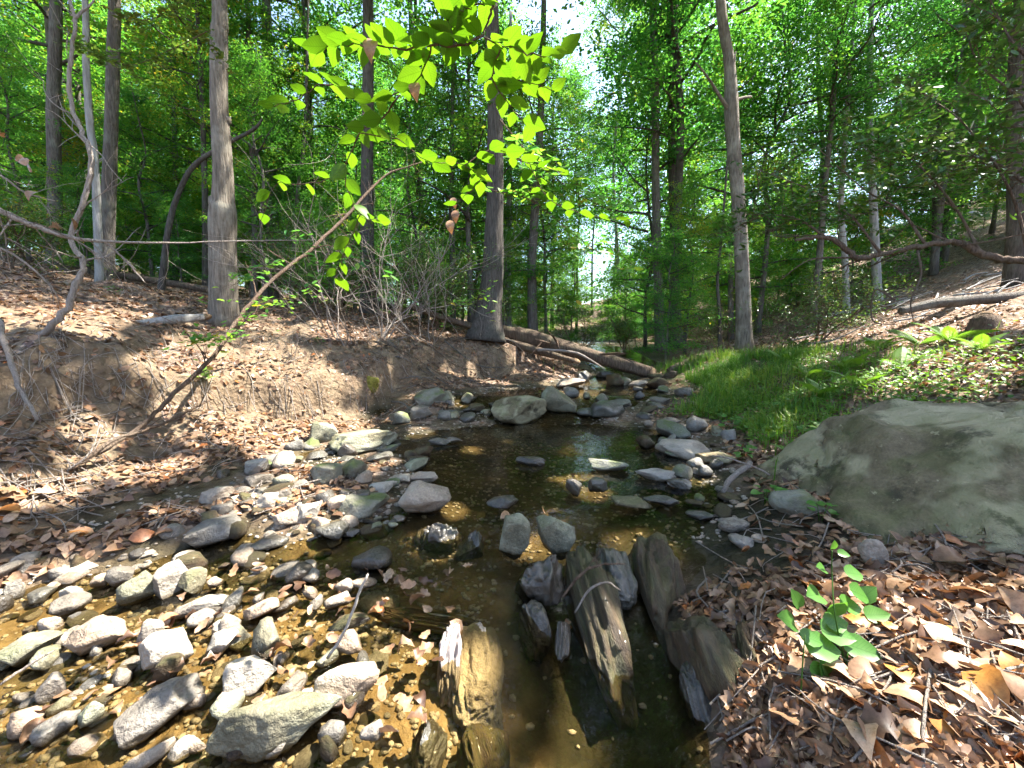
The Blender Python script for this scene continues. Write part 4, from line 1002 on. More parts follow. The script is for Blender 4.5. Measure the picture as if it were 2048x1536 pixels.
# long bare branch reaching in from the left edge
stick([(-60, 395, 2.35, 22), (0, 420, 2.4, 19), (60, 448, 2.45, 17), (130, 472, 2.5, 13), (200, 482, 2.55, 9), (330, 486, 2.7, 5), (470, 482, 2.9, 3), (625, 480, 3.1, 2)],
      'long bare pale branch reaching in from the left edge', 'twig_pale', twigs=16, L=.42, n=40, seed=31, lift=-.05)
stick([(-60, 320, 2.5, 9), (0, 350, 2.5, 7), (50, 385, 2.55, 5), (110, 402, 2.6, 3)], 'short bare twig branch above the long left-edge branch', 'twig_pale', twigs=6, L=.3, seed=33, lift=-.03)
stick([(-50, 480, 2.4, 8), (20, 505, 2.45, 7), (90, 560, 2.5, 5), (120, 600, 2.55, 3)], 'bare drooping twig branch below the long left-edge branch', 'twig_pale', twigs=6, L=.3, seed=35, lift=-.08)
stick([(205, 480, 2.6, 6), (250, 520, 2.65, 5), (290, 565, 2.7, 3)], 'crooked drooping twig hanging beside the twisted stem', 'twig_pale', twigs=4, L=.22, seed=37, lift=-.05)
# long dead sapling lying up the left slope
stick([(128, 944, 2.85, 13), (210, 898, 3.1, 12), (290, 846, 3.35, 11), (345, 790, 3.6, 11), (430, 708, 4.0, 10), (475, 640, 4.3, 9), (545, 560, 4.7, 8), (630, 492, 5.1, 7), (700, 425, 5.5, 6), (770, 352, 5.9, 4), (850, 322, 6.2, 2)],
      'long brown dead sapling leaning up the left slope toward the centre', 'twig_brown', twigs=14, L=.5, n=60, seed=41)
stick([(140, 940, 2.85, 12), (230, 880, 3.1, 10), (330, 845, 3.45, 8), (420, 800, 3.9, 5)], 'forked dead branch lying in leaves on the left slope', 'twig_brown', twigs=6, L=.35, n=24, seed=43)
stick([(135, 942, 2.83, 6), (180, 905, 2.9, 5), (200, 850, 3.0, 3)], 'thin pale stick rising from the foot of the leaning dead sapling', 'twig_pale', twigs=2, L=.15, n=14, seed=45)
stick([(0, 640, 3.2, 16), (25, 740, 3.0, 14), (75, 840, 2.85, 9)], 'grey stick propped on the dark left bank', 'twig_pale', twigs=2, L=.2, n=16, seed=47)
# pale upright stick in the water, cascade twigs
stick([(655, 1316, 1.60, 7), (690, 1262, 1.6, 6), (715, 1195, 1.6, 6), (736, 1148, 1.6, 4)], 'thin white stick standing up in the sunlit shallows', 'twig_white', n=14, seed=51)
stick([(1125, 1195, 1.98, 5), (1160, 1150, 2.0, 6), (1200, 1130, 2.02, 5), (1250, 1128, 2.05, 3)], 'curved brown twig caught over the bedrock ribs', 'twig_brown', twigs=1, L=.1, n=16, seed=52)
stick([(1150, 1225, 1.85, 4), (1180, 1178, 1.86, 5), (1215, 1165, 1.88, 4), (1240, 1180, 1.9, 3)], 'small pale arched twig on the longest bedrock rib', 'twig_pale', n=14, seed=53)
stick([(0, 1370, 1.45, 8), (50, 1335, 1.5, 9), (110, 1300, 1.55, 5)], 'straight pale stick lying across the left shallows stones', 'twig_pale', n=10, seed=54)
stick([(1500, 925, 3.2, 12), (1470, 950, 3.1, 13), (1445, 985, 3.0, 9)], 'short pale stick leaning on the right shore', 'twig_pale', n=10, seed=55)
stick([(1540, 950, 2.75, 4), (1500, 930, 2.8, 4), (1450, 915, 2.85, 3), (1425, 912, 2.9, 3)], 'arched dry flower stalk over the right shore', 'twig_pale', n=14, seed=56)
stick([(1075, 700, 8.7, 6), (1150, 705, 8.6, 5), (1210, 738, 8.4, 3)], 'pale stick hanging off the fallen log', 'twig_pale', n=12, seed=57)

# heavy crooked laurel limb on the right with its twigs and leaves
def laurel():
    e, tips, o0 = stick([(2120, 535, 3.7, 26), (2048, 522, 3.8, 24), (1985, 515, 3.85, 22), (1945, 500, 3.9, 21), (1915, 484, 3.95, 18), (1850, 490, 4.05, 16), (1780, 506, 4.2, 15), (1715, 516, 4.3, 15), (1690, 495, 4.35, 13), (1650, 474, 4.4, 11), (1590, 480, 4.5, 7)],
        'crooked brown laurel limb with dull leaves crossing the right side', 'twig_brown', 'laurel_limb', 6, .45, 60, 10, 61, 'shrub')
    rg = np.random.default_rng(62); allt = []; T = Tubes()
    stems = [[(1760, 505, 4.2), (1700, 430, 4.4), (1620, 380, 4.7), (1520, 340, 5.0)], [(1960, 505, 3.9), (1900, 400, 4.1), (1800, 300, 4.4), (1700, 270, 4.7)], [(2060, 520, 3.7), (2020, 380, 3.8), (1930, 250, 4.0), (1850, 190, 4.3)],
             [(2090, 300, 3.6), (2040, 200, 3.7), (1960, 130, 3.9), (1930, 60, 4.0)], [(1650, 474, 4.4), (1600, 440, 4.6), (1540, 430, 4.8), (1480, 450, 5.0)], [(2100, 420, 3.6), (2000, 330, 3.9), (1880, 300, 4.2), (1780, 330, 4.5)], [(1850, 488, 4.05), (1800, 420, 4.2), (1730, 380, 4.4), (1640, 300, 4.7)],
             [(2100, 150, 3.4), (2030, 90, 3.5), (1990, 20, 3.6)], [(2100, 260, 3.4), (2000, 260, 3.6), (1930, 330, 3.8)]]
    for s in stems:
        C = spline(np.array([at(*q) for q in s]), 16) - o0; T.add(C, np.linspace(.014, .004, 16), 6, .1, 3)
        for k in range(13):
            i = rg.integers(3, 16); d = rg.normal(0, 1, 3) * [1, .8, .7] + (C[min(i, 15)] - C[i - 2]) * 3; d /= np.linalg.norm(d)
            grow(T, C[i], d, rg.uniform(.25, .7), .005, 1, rg, .5, .02, 3, 4, allt)
    obj('branches', T.mesh('branches'), 'twig_brown', e)
    P = np.array([p for p, d in allt]); idx = rg.integers(0, len(P), 3000); C = P[idx] + rg.normal(0, .05, (3000, 3))
    N = rg.normal(0, .5, (len(C), 3)) + [0.1, -.2, 1]; N /= np.linalg.norm(N, axis=1)[:, None]
    V, Fc = leaves8(C, N, rg.uniform(.06, .12, len(C)), rg.uniform(.026, .048, len(C)), rg, .3)
    tint = np.clip(.42 + rg.normal(0, .22, len(C)), 0, .92); tint[rg.random(len(C)) < .012] = 1.0
    f = obj('foliage', mesh_np('foliage', V, Fc, {'tint': ('FACE', np.repeat(tint, 8))}), 'leaf_dark', e); f['kind'] = 'stuff'
    # drooping bare shoots
    for pl in ([(1835, 500, 4.1), (1842, 550, 4.0), (1822, 600, 3.95), (1826, 640, 3.9)], [(1790, 600, 4.2), (1750, 580, 4.3), (1745, 640, 4.2), (1790, 650, 4.1)], [(1930, 490, 3.9), (1990, 480, 3.8), (2060, 465, 3.7)], [(1700, 515, 4.3), (1620, 520, 4.4), (1560, 560, 4.5)]):
        T = Tubes(); T.add(spline(np.array([at(*q) for q in pl]), 16) - o0, np.linspace(.012, .004, 16), 6, .1, 4); obj('shoot', T.mesh('shoot'), 'twig_brown', e)
laurel()

# bare twiggy shrubs on the brow of the left bank
def bare_shrub(px, py, stems, L, label, seed, lean=(0, 0), leafn=0, mat='twig_pale', t=None, depth=2, r0=.011, lift=.03, kids=4):
    B, tt = hit(px, py)
    if t: B = at(px, py, t); B[2] = H(B[0], B[1])
    rg = np.random.default_rng(seed); e = empty('bare_shrub', B, label, 'shrub'); tips = []
    for k in range(stems):
        T = Tubes(); d = np.array([lean[0] + rg.normal(0, .5), lean[1] + rg.normal(0, .4), rg.uniform(.5, 1.2)]); d /= np.linalg.norm(d)
        grow(T, rg.normal(0, .1, 3) * [1, 1, 0] - [0, 0, .03], d, L * rg.uniform(.7, 1.2), r0 * rg.uniform(.7, 1.2), depth, rg, .5, lift, kids, 5, tips); obj('stem', T.mesh('stem'), mat, e)
    if leafn:
        P = np.array([p for p, d in tips]); C = P[rg.integers(0, len(P), leafn)] + rg.normal(0, .09, (leafn, 3))
        N = rg.normal(0, .5, (leafn, 3)) + [0, -.2, 1]; N /= np.linalg.norm(N, axis=1)[:, None]
        V, Fc = leaves4(C, N, rg.uniform(.045, .09, leafn), rg.uniform(.02, .04, leafn), rg)
        f = obj('foliage', mesh_np('foliage', V, Fc, {'tint': ('FACE', np.repeat(np.clip(.5 + rg.normal(0, .2, leafn), 0, .9), 2))}, False), 'leaf_dark', e); f['kind'] = 'stuff'
    return e
bare_shrub(760, 662, 9, 2.3, 'pale tangled bare shrub on the bank brow left of the oak', 71, (.2, -.1), 0, t=7.2)
bare_shrub(690, 668, 7, 1.9, 'pale bare shrub at the left of the bank-brow tangle', 72, (-.1, -.2), 0, t=6.6)
bare_shrub(850, 664, 8, 2.1, 'pale bare shrub nearest the dark centre oak', 73, (0, -.2), 0, t=7.6)
bare_shrub(780, 648, 6, 1.9, 'dark small-leaved evergreen shrub behind the bare tangle', 74, (0, .1), 5200, 'twig_brown', t=8.6, r0=.02, kids=5)
bare_shrub(870, 650, 6, 1.7, 'dark small-leaved evergreen shrub close left of the oak', 75, (.1, .1), 3800, 'twig_brown', t=9.0, r0=.02, kids=5)
bare_shrub(660, 650, 5, 1.6, 'dark small-leaved evergreen shrub right of the stout left tree', 76, (0, .1), 3200, 'twig_brown', t=8.2, r0=.018, kids=5)
bare_shrub(1560, 690, 6, 1.3, 'dead brushy shrub beside the tall grey right trunk', 77, (-.1, -.1), 500, 'twig_brown', t=8.0)
bare_shrub(1450, 690, 6, 1.2, 'dead brushy shrub between the grass bank and the grey trunk', 78, (0, 0), 300, 'twig_brown', t=9.5)
bare_shrub(1640, 650, 6, 1.6, 'dull-leaved laurel shrub on the lower right hillside', 79, (0, 0), 3000, 'twig_brown', t=8.5, r0=.018, kids=5)
bare_shrub(590, 690, 3, .6, 'small bare seedling on the sunlit bank edge', 80, (0, -.2), 0, t=5.8, r0=.006)
bare_shrub(30, 600, 5, 1.3, 'dark leafy shrub low at the left edge', 81, (0, 0), 3600, 'twig_brown', t=8.0, r0=.018, kids=5)
bare_shrub(1150, 706, 5, 1.1, 'dark leafy bush beyond the fallen log', 82, (0, 0), 2600, 'twig_brown', t=12.5, r0=.018, kids=5)
bare_shrub(1250, 700, 5, 1.2, 'dark leafy bush at the far bend of the stream', 83, (0, 0), 2600, 'twig_brown', t=13.5, r0=.018, kids=5)

# brush pile of grey sticks on the right hillside
def brush():
    rg = np.random.default_rng(85); B, t = hit(1800, 640); e = empty('brush_pile', B, 'heap of grey fallen sticks on the right hillside', 'brush')
    for k in range(46):
        px, py = rg.uniform(1600, 2030), 0; py = np.interp(px, [1600, 1800, 2030], [650, 605, 575]) + rg.normal(0, 26)
        P, t = hit(px, py); 
        if t > 14: continue
        L = rg.uniform(.5, 2.2); a = rg.normal(.35, .35); d = np.array([math.cos(a), rg.normal(0, .35), 0])
        q = np.array([P - d * L / 2, P + rg.normal(0, .05, 3), P + d * L / 2]); q[:, 2] = H(q[:, 0], q[:, 1]) + rg.uniform(.02, .22, 3)
        T = Tubes(); r = rg.uniform(.008, .03); T.add(spline(q, 10) - B, np.linspace(r, r * .4, 10), 6, .1, k); obj('stick', T.mesh('stick'), 'bark_pale' if k % 3 else 'bark_mid', e)
brush()
def debris():
    rg = np.random.default_rng(86); B, t = hit(930, 760); e = empty('stick_tangle', B, 'dark tangle of dead sticks on the bank below the centre oak', 'brush')
    for k in range(70):
        px, py = rg.uniform(760, 1120), rg.uniform(690, 830); P, t = hit(px, py)
        if P[2] < water_z(P[0], P[1]) + .04: continue
        L = rg.uniform(.25, 1.3); a = rg.normal(-.3, .7); d = np.array([math.cos(a), math.sin(a) * .8, 0]); q = np.array([P - d * L / 2, P + rg.normal(0, .04, 3), P + d * L / 2]); q[:, 2] = np.maximum(H(q[:, 0], q[:, 1]), P[2] - .15) + rg.uniform(.01, .16, 3)
        T = Tubes(); r = rg.uniform(.005, .018); T.add(spline(q, 9) - B, np.linspace(r, r * .4, 9), 5, .1, k); obj('stick', T.mesh('stick'), ('wood_log', 'twig_brown', 'bark_mid')[k % 3], e)
debris()

# ------------------------------------------------------------------ beech branch with big sunlit leaves, hanging in from above
def leaf_shape(kind='beech', n=9, curl=.08, seed=0):
    s = np.linspace(0, 1, n)
    if kind == 'beech': w = 0.345 * np.sin(math.pi * s ** 0.85) ** 0.85 * (1 - .28 * s)
    elif kind == 'heart': w = 0.40 * (np.sin(math.pi * np.clip(s * .86 + .14, 0, 1))) ** .8 * (1 - .45 * s ** 2)
    else:
        w = 0.26 * np.sin(math.pi * s ** 0.9) * (1 + .45 * np.cos(s * 6.28 * 3.2))
    w[-1] = 0.0
    if kind != 'heart': w[0] = 0
    z = curl * (s - .5) ** 2 * -4 + curl
    V, Fc = [], []
    for i in range(n):
        ser = 1 + (.05 if i % 2 else -.03)
        V += [[s[i], w[i] * ser, z[i] + w[i] * .28 * (1 + .3 * math.sin(i + seed))], [s[i], 0, z[i]], [s[i], -w[i] * ser, z[i] + w[i] * .24]]
    for i in range(n - 1):
        a = i * 3; Fc += [[a, a + 1, a + 4, a + 3], [a + 1, a + 2, a + 5, a + 4]]
    return mesh_np('leaf', np.array(V), Fc, {'tint': ('POINT', np.full(len(V), .5))})
BL = [leaf_shape('beech', 9, c, i) for i, c in enumerate((.03, .08, -.04))]
for me in BL: me.materials.append(M['leaf_beech'])
SLF = [leaf_shape('heart', 8, c, i) for i, c in enumerate((.04, -.03))]
for me in SLF: me.materials.append(M['leaf_seed'])
OKL = [leaf_shape('oak', 15, c, i) for i, c in enumerate((.10, -.12, .22))] + [leaf_shape('beech', 8, c, i) for i, c in enumerate((.14, -.1, .3))]
for me in OKL: me.materials.append(M['litter'])
def put_leaf(me, parent, base, d, nrm, L, off=np.zeros(3), name='leaf'):
    X = np.array(d, float); X /= np.linalg.norm(X); Z = np.array(nrm, float); Z = Z - X * (Z @ X); Z /= np.linalg.norm(Z); Y = np.cross(Z, X)
    o = obj(name, me, None, parent)
    m4 = Matrix(np.column_stack([X, Y, Z]).tolist()).to_4x4(); m4 = m4 @ Matrix.Scale(float(L), 4); m4.translation = Vector((np.asarray(base) - off).tolist()); o.matrix_local = m4
    return o
def beech():
    rg = np.random.default_rng(95)
    A = [(1010, -70, 1.15), (990, 0, 1.15), (968, 70, 1.18)]
    o0 = at(*A[0]); e = empty('beech_branch', o0, 'beech branch with glowing yellow-green leaves hanging in from the top', 'branch')
    tw = [(A, .006, 0), ([(968, 70, 1.18), (920, 92, 1.18), (862, 92, 1.19), (800, 98, 1.2), (735, 92, 1.2), (690, 88, 1.22), (620, 96, 1.24)], .004, 23), ([(968, 75, 1.18), (1020, 95, 1.2), (1080, 112, 1.22), (1125, 104, 1.25)], .003, 11),
          ([(905, 92, 1.19), (900, 50, 1.17), (885, 10, 1.16)], .003, 6), ([(990, 0, 1.15), (950, 10, 1.14), (920, 20, 1.14)], .003, 6), ([(1000, 100, 1.2), (985, 150, 1.28), (1010, 200, 1.36), (1070, 260, 1.5)], .003, 11),
          ([(862, 92, 1.2), (840, 150, 1.3), (790, 190, 1.38), (720, 205, 1.42), (690, 170, 1.45)], .003, 13), ([(800, 190, 1.4), (760, 240, 1.45), (720, 265, 1.5), (800, 280, 1.5), (850, 320, 1.52), (930, 330, 1.55)], .003, 15),
          ([(700, 180, 1.45), (640, 170, 1.5), (590, 200, 1.55), (545, 215, 1.6)], .003, 9), ([(930, 330, 1.55), (990, 300, 1.6), (1060, 330, 1.7), (1130, 345, 1.8)], .0025, 13), ([(720, 265, 1.5), (690, 350, 1.6), (720, 430, 1.7), (760, 440, 1.75)], .0025, 10),
          ([(930, 330, 1.55), (960, 360, 1.65), (910, 410, 1.75)], .0025, 7), ([(1060, 330, 1.7), (1100, 400, 1.85), (1180, 430, 2.0), (1260, 440, 2.1)], .0025, 13), ([(690, 350, 1.6), (600, 370, 1.7), (555, 368, 1.75), (520, 445, 1.8)], .0025, 6), ([(720, 430, 1.7), (690, 500, 1.75), (670, 560, 1.8)], .0025, 8), ([(990, 150, 1.3), (1040, 160, 1.35), (1110, 180, 1.4)], .0025, 8)]
    for pl, r, nl in tw:
        C = spline(np.array([at(*q) for q in pl]), 18); C[1:-1] += rg.normal(0, .003, (16, 3))
        T = Tubes(); T.add(C - o0, np.linspace(r, r * .45, 18), 6, .05, 2); g = obj('twig', T.mesh('twig'), 'twig_brown', e)
        nl = int(nl * (1.35 if pl[-1][2] < 1.3 else 1.0))
        for k in range(nl):
            f = (k + .6) / nl * 17; i = min(16, int(f)); b_ = C[i] + (C[i + 1] - C[i]) * (f - i); tdir = C[i + 1] - C[i]; tdir /= np.linalg.norm(tdir)
            side = np.cross(tdir, [0, 0, 1.0]); side /= np.linalg.norm(side) + 1e-9
            d = tdir * rg.uniform(.35, .8) + side * (1 if k % 2 else -1) * rg.uniform(.5, 1) + np.array([0, -.1, rg.normal(-.1, .22)])
            nr = np.array([rg.normal(0.1, .35), rg.normal(.5, .35), 1.0])
            put_leaf(BL[rg.integers(3)], g, b_, d, nr, rg.uniform(.06, .098), o0)
    # a few shrivelled brown leaves caught below
    for px, py, tt in [(905, 395, 2.1), (912, 420, 2.1), (900, 440, 2.12), (830, 165, 1.3), (750, 78, 1.2)]:
        put_leaf(OKL[5], e, at(px, py, tt), np.array([rg.normal(0, .2), 0, -1]), np.array([0, -1, .2]), rg.uniform(.05, .08), o0, 'dead_leaf')
beech()

# understory sprays of small horizontal leaves hanging right of centre and left of centre
def spray_branch(pl, nl, size, label, seed, mat='leaf', r=.004):
    rg = np.random.default_rng(seed); o0 = at(*pl[0]); e = empty('leafy_branch', o0, label, 'branch')
    C = spline(np.array([at(*q) for q in pl]), 24); T = Tubes(); T.add(C - o0, np.linspace(r, r * .4, 24), 5, .05, 2); pts = [C]
    for k in range(9):
        i = rg.integers(3, 23); d = (C[i] - C[i - 2]); d /= np.linalg.norm(d); d = d + rg.normal(0, .8, 3) * [1, 1, .25]; d /= np.linalg.norm(d); L = rg.uniform(.15, .5) * size / .07
        q = spline(np.array([C[i], C[i] + d * L * .5 + [0, 0, .02], C[i] + d * L + [0, 0, -.03]]), 10); T.add(q - o0, np.linspace(r * .5, r * .25, 10), 4, cap=False); pts.append(q)
    obj('twigs', T.mesh('twigs'), 'twig_brown', e)
    P = np.concatenate(pts); P = P[rg.integers(0, len(P), nl)] + rg.normal(0, size * .5, (nl, 3)) * [1, 1, .35]
    N = rg.normal(0, .3, (nl, 3)) + [0, -.25, 1]; N /= np.linalg.norm(N, axis=1)[:, None]
    V, Fc = leaves8(P - o0, N, rg.uniform(.7, 1.3, nl) * size, rg.uniform(.35, .6, nl) * size, rg, .15)
    f = obj('foliage', mesh_np('foliage', V, Fc, {'tint': ('FACE', np.repeat(np.clip(.66 + rg.normal(0, .16, nl), 0, .96), 8))}), mat, e); f['kind'] = 'stuff'
spray_branch([(1000, 240, 2.3), (1080, 330, 2.4), (1160, 390, 2.5), (1260, 440, 2.6)], 200, .07, 'drooping leafy branch crossing right of the centre oak, upper one', 111)
spray_branch([(980, 380, 2.5), (1060, 400, 2.6), (1150, 470, 2.7), (1230, 530, 2.8)], 180, .07, 'drooping leafy branch crossing right of the centre oak, lower one', 112)
spray_branch([(640, 560, 4.2), (590, 600, 4.2), (540, 610, 4.2), (500, 640, 4.2)], 90, .075, 'fresh green leaf spray beside the stout left tree base', 113)
spray_branch([(560, 520, 4.0), (520, 545, 4.0), (480, 570, 4.0)], 60, .08, 'fresh green leaf spray against the stout left tree trunk', 114)
spray_branch([(500, 630, 3.8), (460, 672, 3.8), (420, 680, 3.8), (395, 675, 3.8)], 90, .08, 'dark green leaf clump hanging on the leaning dead sapling', 115)
spray_branch([(985, 560, 5.2), (960, 590, 5.2), (930, 610, 5.2)], 70, .08, 'bright yellow-green leaf cluster in front of the oak base', 116)
spray_branch([(720, 440, 3.0), (690, 520, 3.1), (640, 530, 3.2), (590, 460, 3.2)], 70, .075, 'dull green leaf spray in front of the bare tangle', 117)
spray_branch([(420, 60, 3.4), (340, 100, 3.6), (260, 130, 3.8), (180, 110, 4)], 420, .06, 'fine leafy branch across the upper left trunks', 118, 'leaf_dark')
spray_branch([(200, 10, 3.4), (280, 40, 3.5), (350, 30, 3.6), (400, 70, 3.8)], 320, .06, 'fine leafy branch at the top left corner', 119, 'leaf_dark')

# dead leaves on the left branch
rgd = np.random.default_rng(96)
for px, py, tt, wh in [(45, 315, 2.5, 'second from the top'), (55, 330, 2.5, 'fourth from the top'), (30, 322, 2.5, 'third from the top'), (118, 452, 2.5, 'resting on the long branch, left one'), (145, 462, 2.52, 'resting on the long branch, right one'), (78, 385, 2.55, 'just above the long branch'), (10, 275, 2.5, 'topmost')]:
    o = put_leaf(OKL[rgd.integers(6)], None, at(px, py, tt), rgd.normal(0, 1, 3), rgd.normal(0, 1, 3), .09, name='dead_leaf')
    tag(o, f'crumpled tan dead leaf {wh} among the left bare branches', 'leaf', 'dead leaves caught in the left branches')

# ------------------------------------------------------------------ seedling with heart-shaped leaves, lower right
def seedling():
    rg = np.random.default_rng(97); B, t = hit(1660, 1400); e = empty('seedling', B, 'bright green heart-leaved seedling on the right bank edge', 'plant')
    T0 = 1.42
    stems = [[(1690, 1330, T0 - .04), (1670, 1230, T0 - .04), (1664, 1150, T0 + .02), (1664, 1100, T0 + .02)], [(1600, 1420, T0 - .12), (1605, 1330, T0 - .1), (1610, 1270, T0 - .08)], [(1690, 1350, T0 - .06), (1700, 1290, T0 - .02), (1730, 1230, T0 + .08)], [(1655, 1370, T0 - .1), (1640, 1310, T0 - .08), (1650, 1240, T0)]]
    for s in stems:
        P = np.array([at(*q) for q in s]); T = Tubes(); T.add(spline(P, 14) - B, np.linspace(.0028, .0016, 14), 6); obj('stem', T.mesh('stem'), 'grass', e)
    for px, py, a, L, dt in [(1664, 1098, 1.6, 26, 0), (1675, 1105, -.2, 26, 0), (1650, 1140, 2.6, 36, 0), (1690, 1145, -.3, 50, 0), (1700, 1180, -.6, 62, .02), (1640, 1190, 2.8, 60, -.02), (1680, 1205, -.4, 60, 0), (1590, 1250, 2.5, 60, -.05), (1600, 1270, -.4, 50, -.05), (1650, 1245, -.1, 60, -.02),
                             (1640, 1255, -.3, 75, -.03), (1685, 1285, -.15, 75, -.04), (1610, 1290, -.2, 80, -.06), (1640, 1320, -1.2, 90, -.08), (1730, 1230, .2, 55, .05), (1745, 1265, -.3, 50, .05), (1720, 1200, .9, 50, .05), (1600, 1215, 1.9, 45, -.03), (1660, 1225, 1.2, 50, 0), (1620, 1330, -.9, 60, -.08)]:
        p = at(px, py, T0 + dt); d = np.array([math.cos(a), rg.normal(-.1, .2), math.sin(a) * .8]); put_leaf(SLF[rg.integers(2)], e, p, d, [rg.normal(.1, .2), -.7, 1.0], L * .85 * T0 / F, B)
seedling()
def small_plant(px, py, nl, L, label, seed, name='seedling', hgt=.12):
    rg = np.random.default_rng(seed); B, t = hit(px, py); e = empty(name, B, label, 'plant')
    T = Tubes()
    for k in range(max(2, nl // 4)):
        d = np.array([rg.normal(0, .35), rg.normal(0, .35), 1]); T.add(np.array([[0, 0, -.02], d * hgt * .6, d * hgt]), [.003, .0025, .0015], 5)
    obj('stems', T.mesh('stems'), 'grass', e)
    for k in range(nl):
        a = k * 2.4; h = hgt * rg.uniform(.4, 1.15); rr = rg.uniform(.01, .06) * hgt / .12
        put_leaf(SLF[k % 2], e, B + [math.cos(a) * rr, math.sin(a) * rr, h], [math.cos(a), math.sin(a), rg.normal(0, .2)], [rg.normal(0, .2), rg.normal(-.2, .2), 1], L * rg.uniform(.7, 1.2), B)
small_plant(1460, 870, 14, .09, 'leafy green plant at the corner of the undercut bank', 121, hgt=.2)
small_plant(1490, 920, 9, .07, 'low green sprig above the right shore', 122)
small_plant(1640, 1045, 8, .06, 'small dark green sprig at the foot of the great boulder', 123)
small_plant(1530, 1010, 9, .07, 'narrow-leaved green sprig left of the great boulder', 124)
small_plant(1610, 880, 12, .07, 'low leafy plant behind the grass tuft at right', 125)
small_plant(1560, 830, 12, .08, 'leafy plant on the slope above the undercut bank', 126, hgt=.18)
small_plant(640, 690, 10, .07, 'small green sprout on the left bank brow', 127)
small_plant(230, 590, 8, .08, 'small green sprout by the dark left trunk', 128)

# ------------------------------------------------------------------ ferns
def frond_mesh(seed):
    rg = np.random.default_rng(seed); V, Fc = [], []; n = 22
    for i in range(n):
        s = i / (n - 1); x = s; z = .38 * s - .42 * s * s; L = .26 * math.sin(math.pi * min(1, .12 + s * .9)) ** .8 * (1 - s * .35) + .012
        for sd in (1, -1):
            b = len(V); w = .016
            V += [[x - w, 0, z], [x + w, 0, z], [x + w * 1.6 + L * .28, sd * L * .62, z - .02], [x + L * .38, sd * L, z - .05], [x - w * .4 + L * .2, sd * L * .6, z - .02]]
            Fc += [[b, b + 1, b + 2, b + 4], [b + 4, b + 2, b + 3]]
    b = len(V)
    for i in range(9):
        s = i / 8; z = .38 * s - .42 * s * s; V += [[s, .008 * (1 - s) + .002, z + .004], [s, -.008 * (1 - s) - .002, z + .004]]
    for i in range(8): Fc.append([b + 2 * i, b + 2 * i + 1, b + 2 * i + 3, b + 2 * i + 2])
    me = mesh_np('frond', np.array(V), Fc, {'tint': ('POINT', np.full(len(V), .5))}, False); me.materials.append(M['fern']); return me
FR = [frond_mesh(i) for i in range(2)]
def fern(px, py, n, L, label, seed):
    rg = np.random.default_rng(seed); B, t = hit(px, py); e = empty('fern', B, label, 'fern', 'ferns on the right slope')
    for k in range(n):
        a = k * 6.283 / n + rg.normal(0, .3); o = obj('frond', FR[k % 2], None, e, (0, 0, .01)); o.scale = (L * 1.25 * rg.uniform(.7, 1.15),) * 3; o.rotation_euler = (rg.normal(0, .15), rg.uniform(-.75, -.2), a)
for i, (px, py, n, L, lab) in enumerate([
    (1590, 915, 6, .22, 'bright sunlit fern at the left end of the great boulder'), (1680, 880, 5, .22, 'pale green fern behind the great boulder, left one'), (1840, 860, 6, .26, 'pale green fern just behind the crest of the great boulder'),
    (1900, 850, 4, .2, 'small pale fern right of the one on the boulder crest'), (1760, 700, 7, .38, 'lush fern clump at the upper edge of the ferny slope'), (1840, 690, 7, .36, 'bright fern right of the lush clump on the slope'), (1900, 685, 6, .36, 'bright fern below the brush pile near the stump'),
    (1690, 740, 7, .34, 'fern in the middle of the green patch'), (1620, 760, 7, .32, 'fern left of the middle fern in the green patch'), (1650, 800, 6, .3, 'dull fern at the lower edge of the green patch'), (1600, 700, 6, .34, 'fern among dead brush above the green patch'), (1570, 725, 6, .3, 'fern beside the grass at the green patch'), (410, 760, 3, .18, 'single small fern on the sunlit left slope'), (1800, 735, 5, .3, 'fern at the right rim of the green patch'), (1960, 700, 5, .34, 'fern under the small rotten stump'), (1720, 775, 5, .28, 'low fern in the leaf litter below the green patch')]):
    fern(px, py, n, L, lab, 130 + i)

# ------------------------------------------------------------------ grass on the right bank, moss clumps
def grass():
    rg = np.random.default_rng(140); n = 17000
    x = rg.normal(3.9, .95, n); y = rg.normal(7.3, 1.1, n)
    x2 = rg.normal(2.95, .45, 6000); y2 = rg.normal(5.2, .8, 6000); x = np.r_[x, x2]; y = np.r_[y, y2]
    z = H(x, y); k = (z > water_z(x, y) + .12) & (vnoise(np.stack([x, y, 0 * x], -1), 1.6, 7) > -.55); x, y, z = x[k], y[k], z[k]; n = len(x)
    B = np.stack([x, y, z - .01], -1); h = (.06 + .26 * rg.random(n) ** 1.7)[:, None]; a = rg.uniform(0, 6.28, n); ln = rg.uniform(.1, .9, n)[:, None]
    d = np.stack([np.cos(a), np.sin(a), 0 * a], -1); s = np.stack([-np.sin(a), np.cos(a), 0 * a], -1) * .0045
    m_ = B + d * h * ln * .3 + [0, 0, 1] * h * .62; tp = B + d * h * ln + [0, 0, 1] * h * (1 - .3 * ln)
    V = np.stack([B - s, B + s, m_ + s * .8, m_ - s * .8, tp], 1).reshape(-1, 3); q = np.arange(n)[:, None] * 5
    Fc = np.concatenate([q + [0, 1, 2], q + [0, 2, 3], q + [3, 2, 4]], 1).reshape(-1, 3)
    tint = np.clip(.55 + .4 * vnoise(B, 1.3, 4) + rg.normal(0, .25, n), 0, 1)
    o = obj('grass', mesh_np('grass', V, Fc, {'tint': ('FACE', np.repeat(tint, 3))}, False), 'grass'); tag(o, 'lush green grass growing on the undercut right bank', 'grass', kind='stuff')
grass()
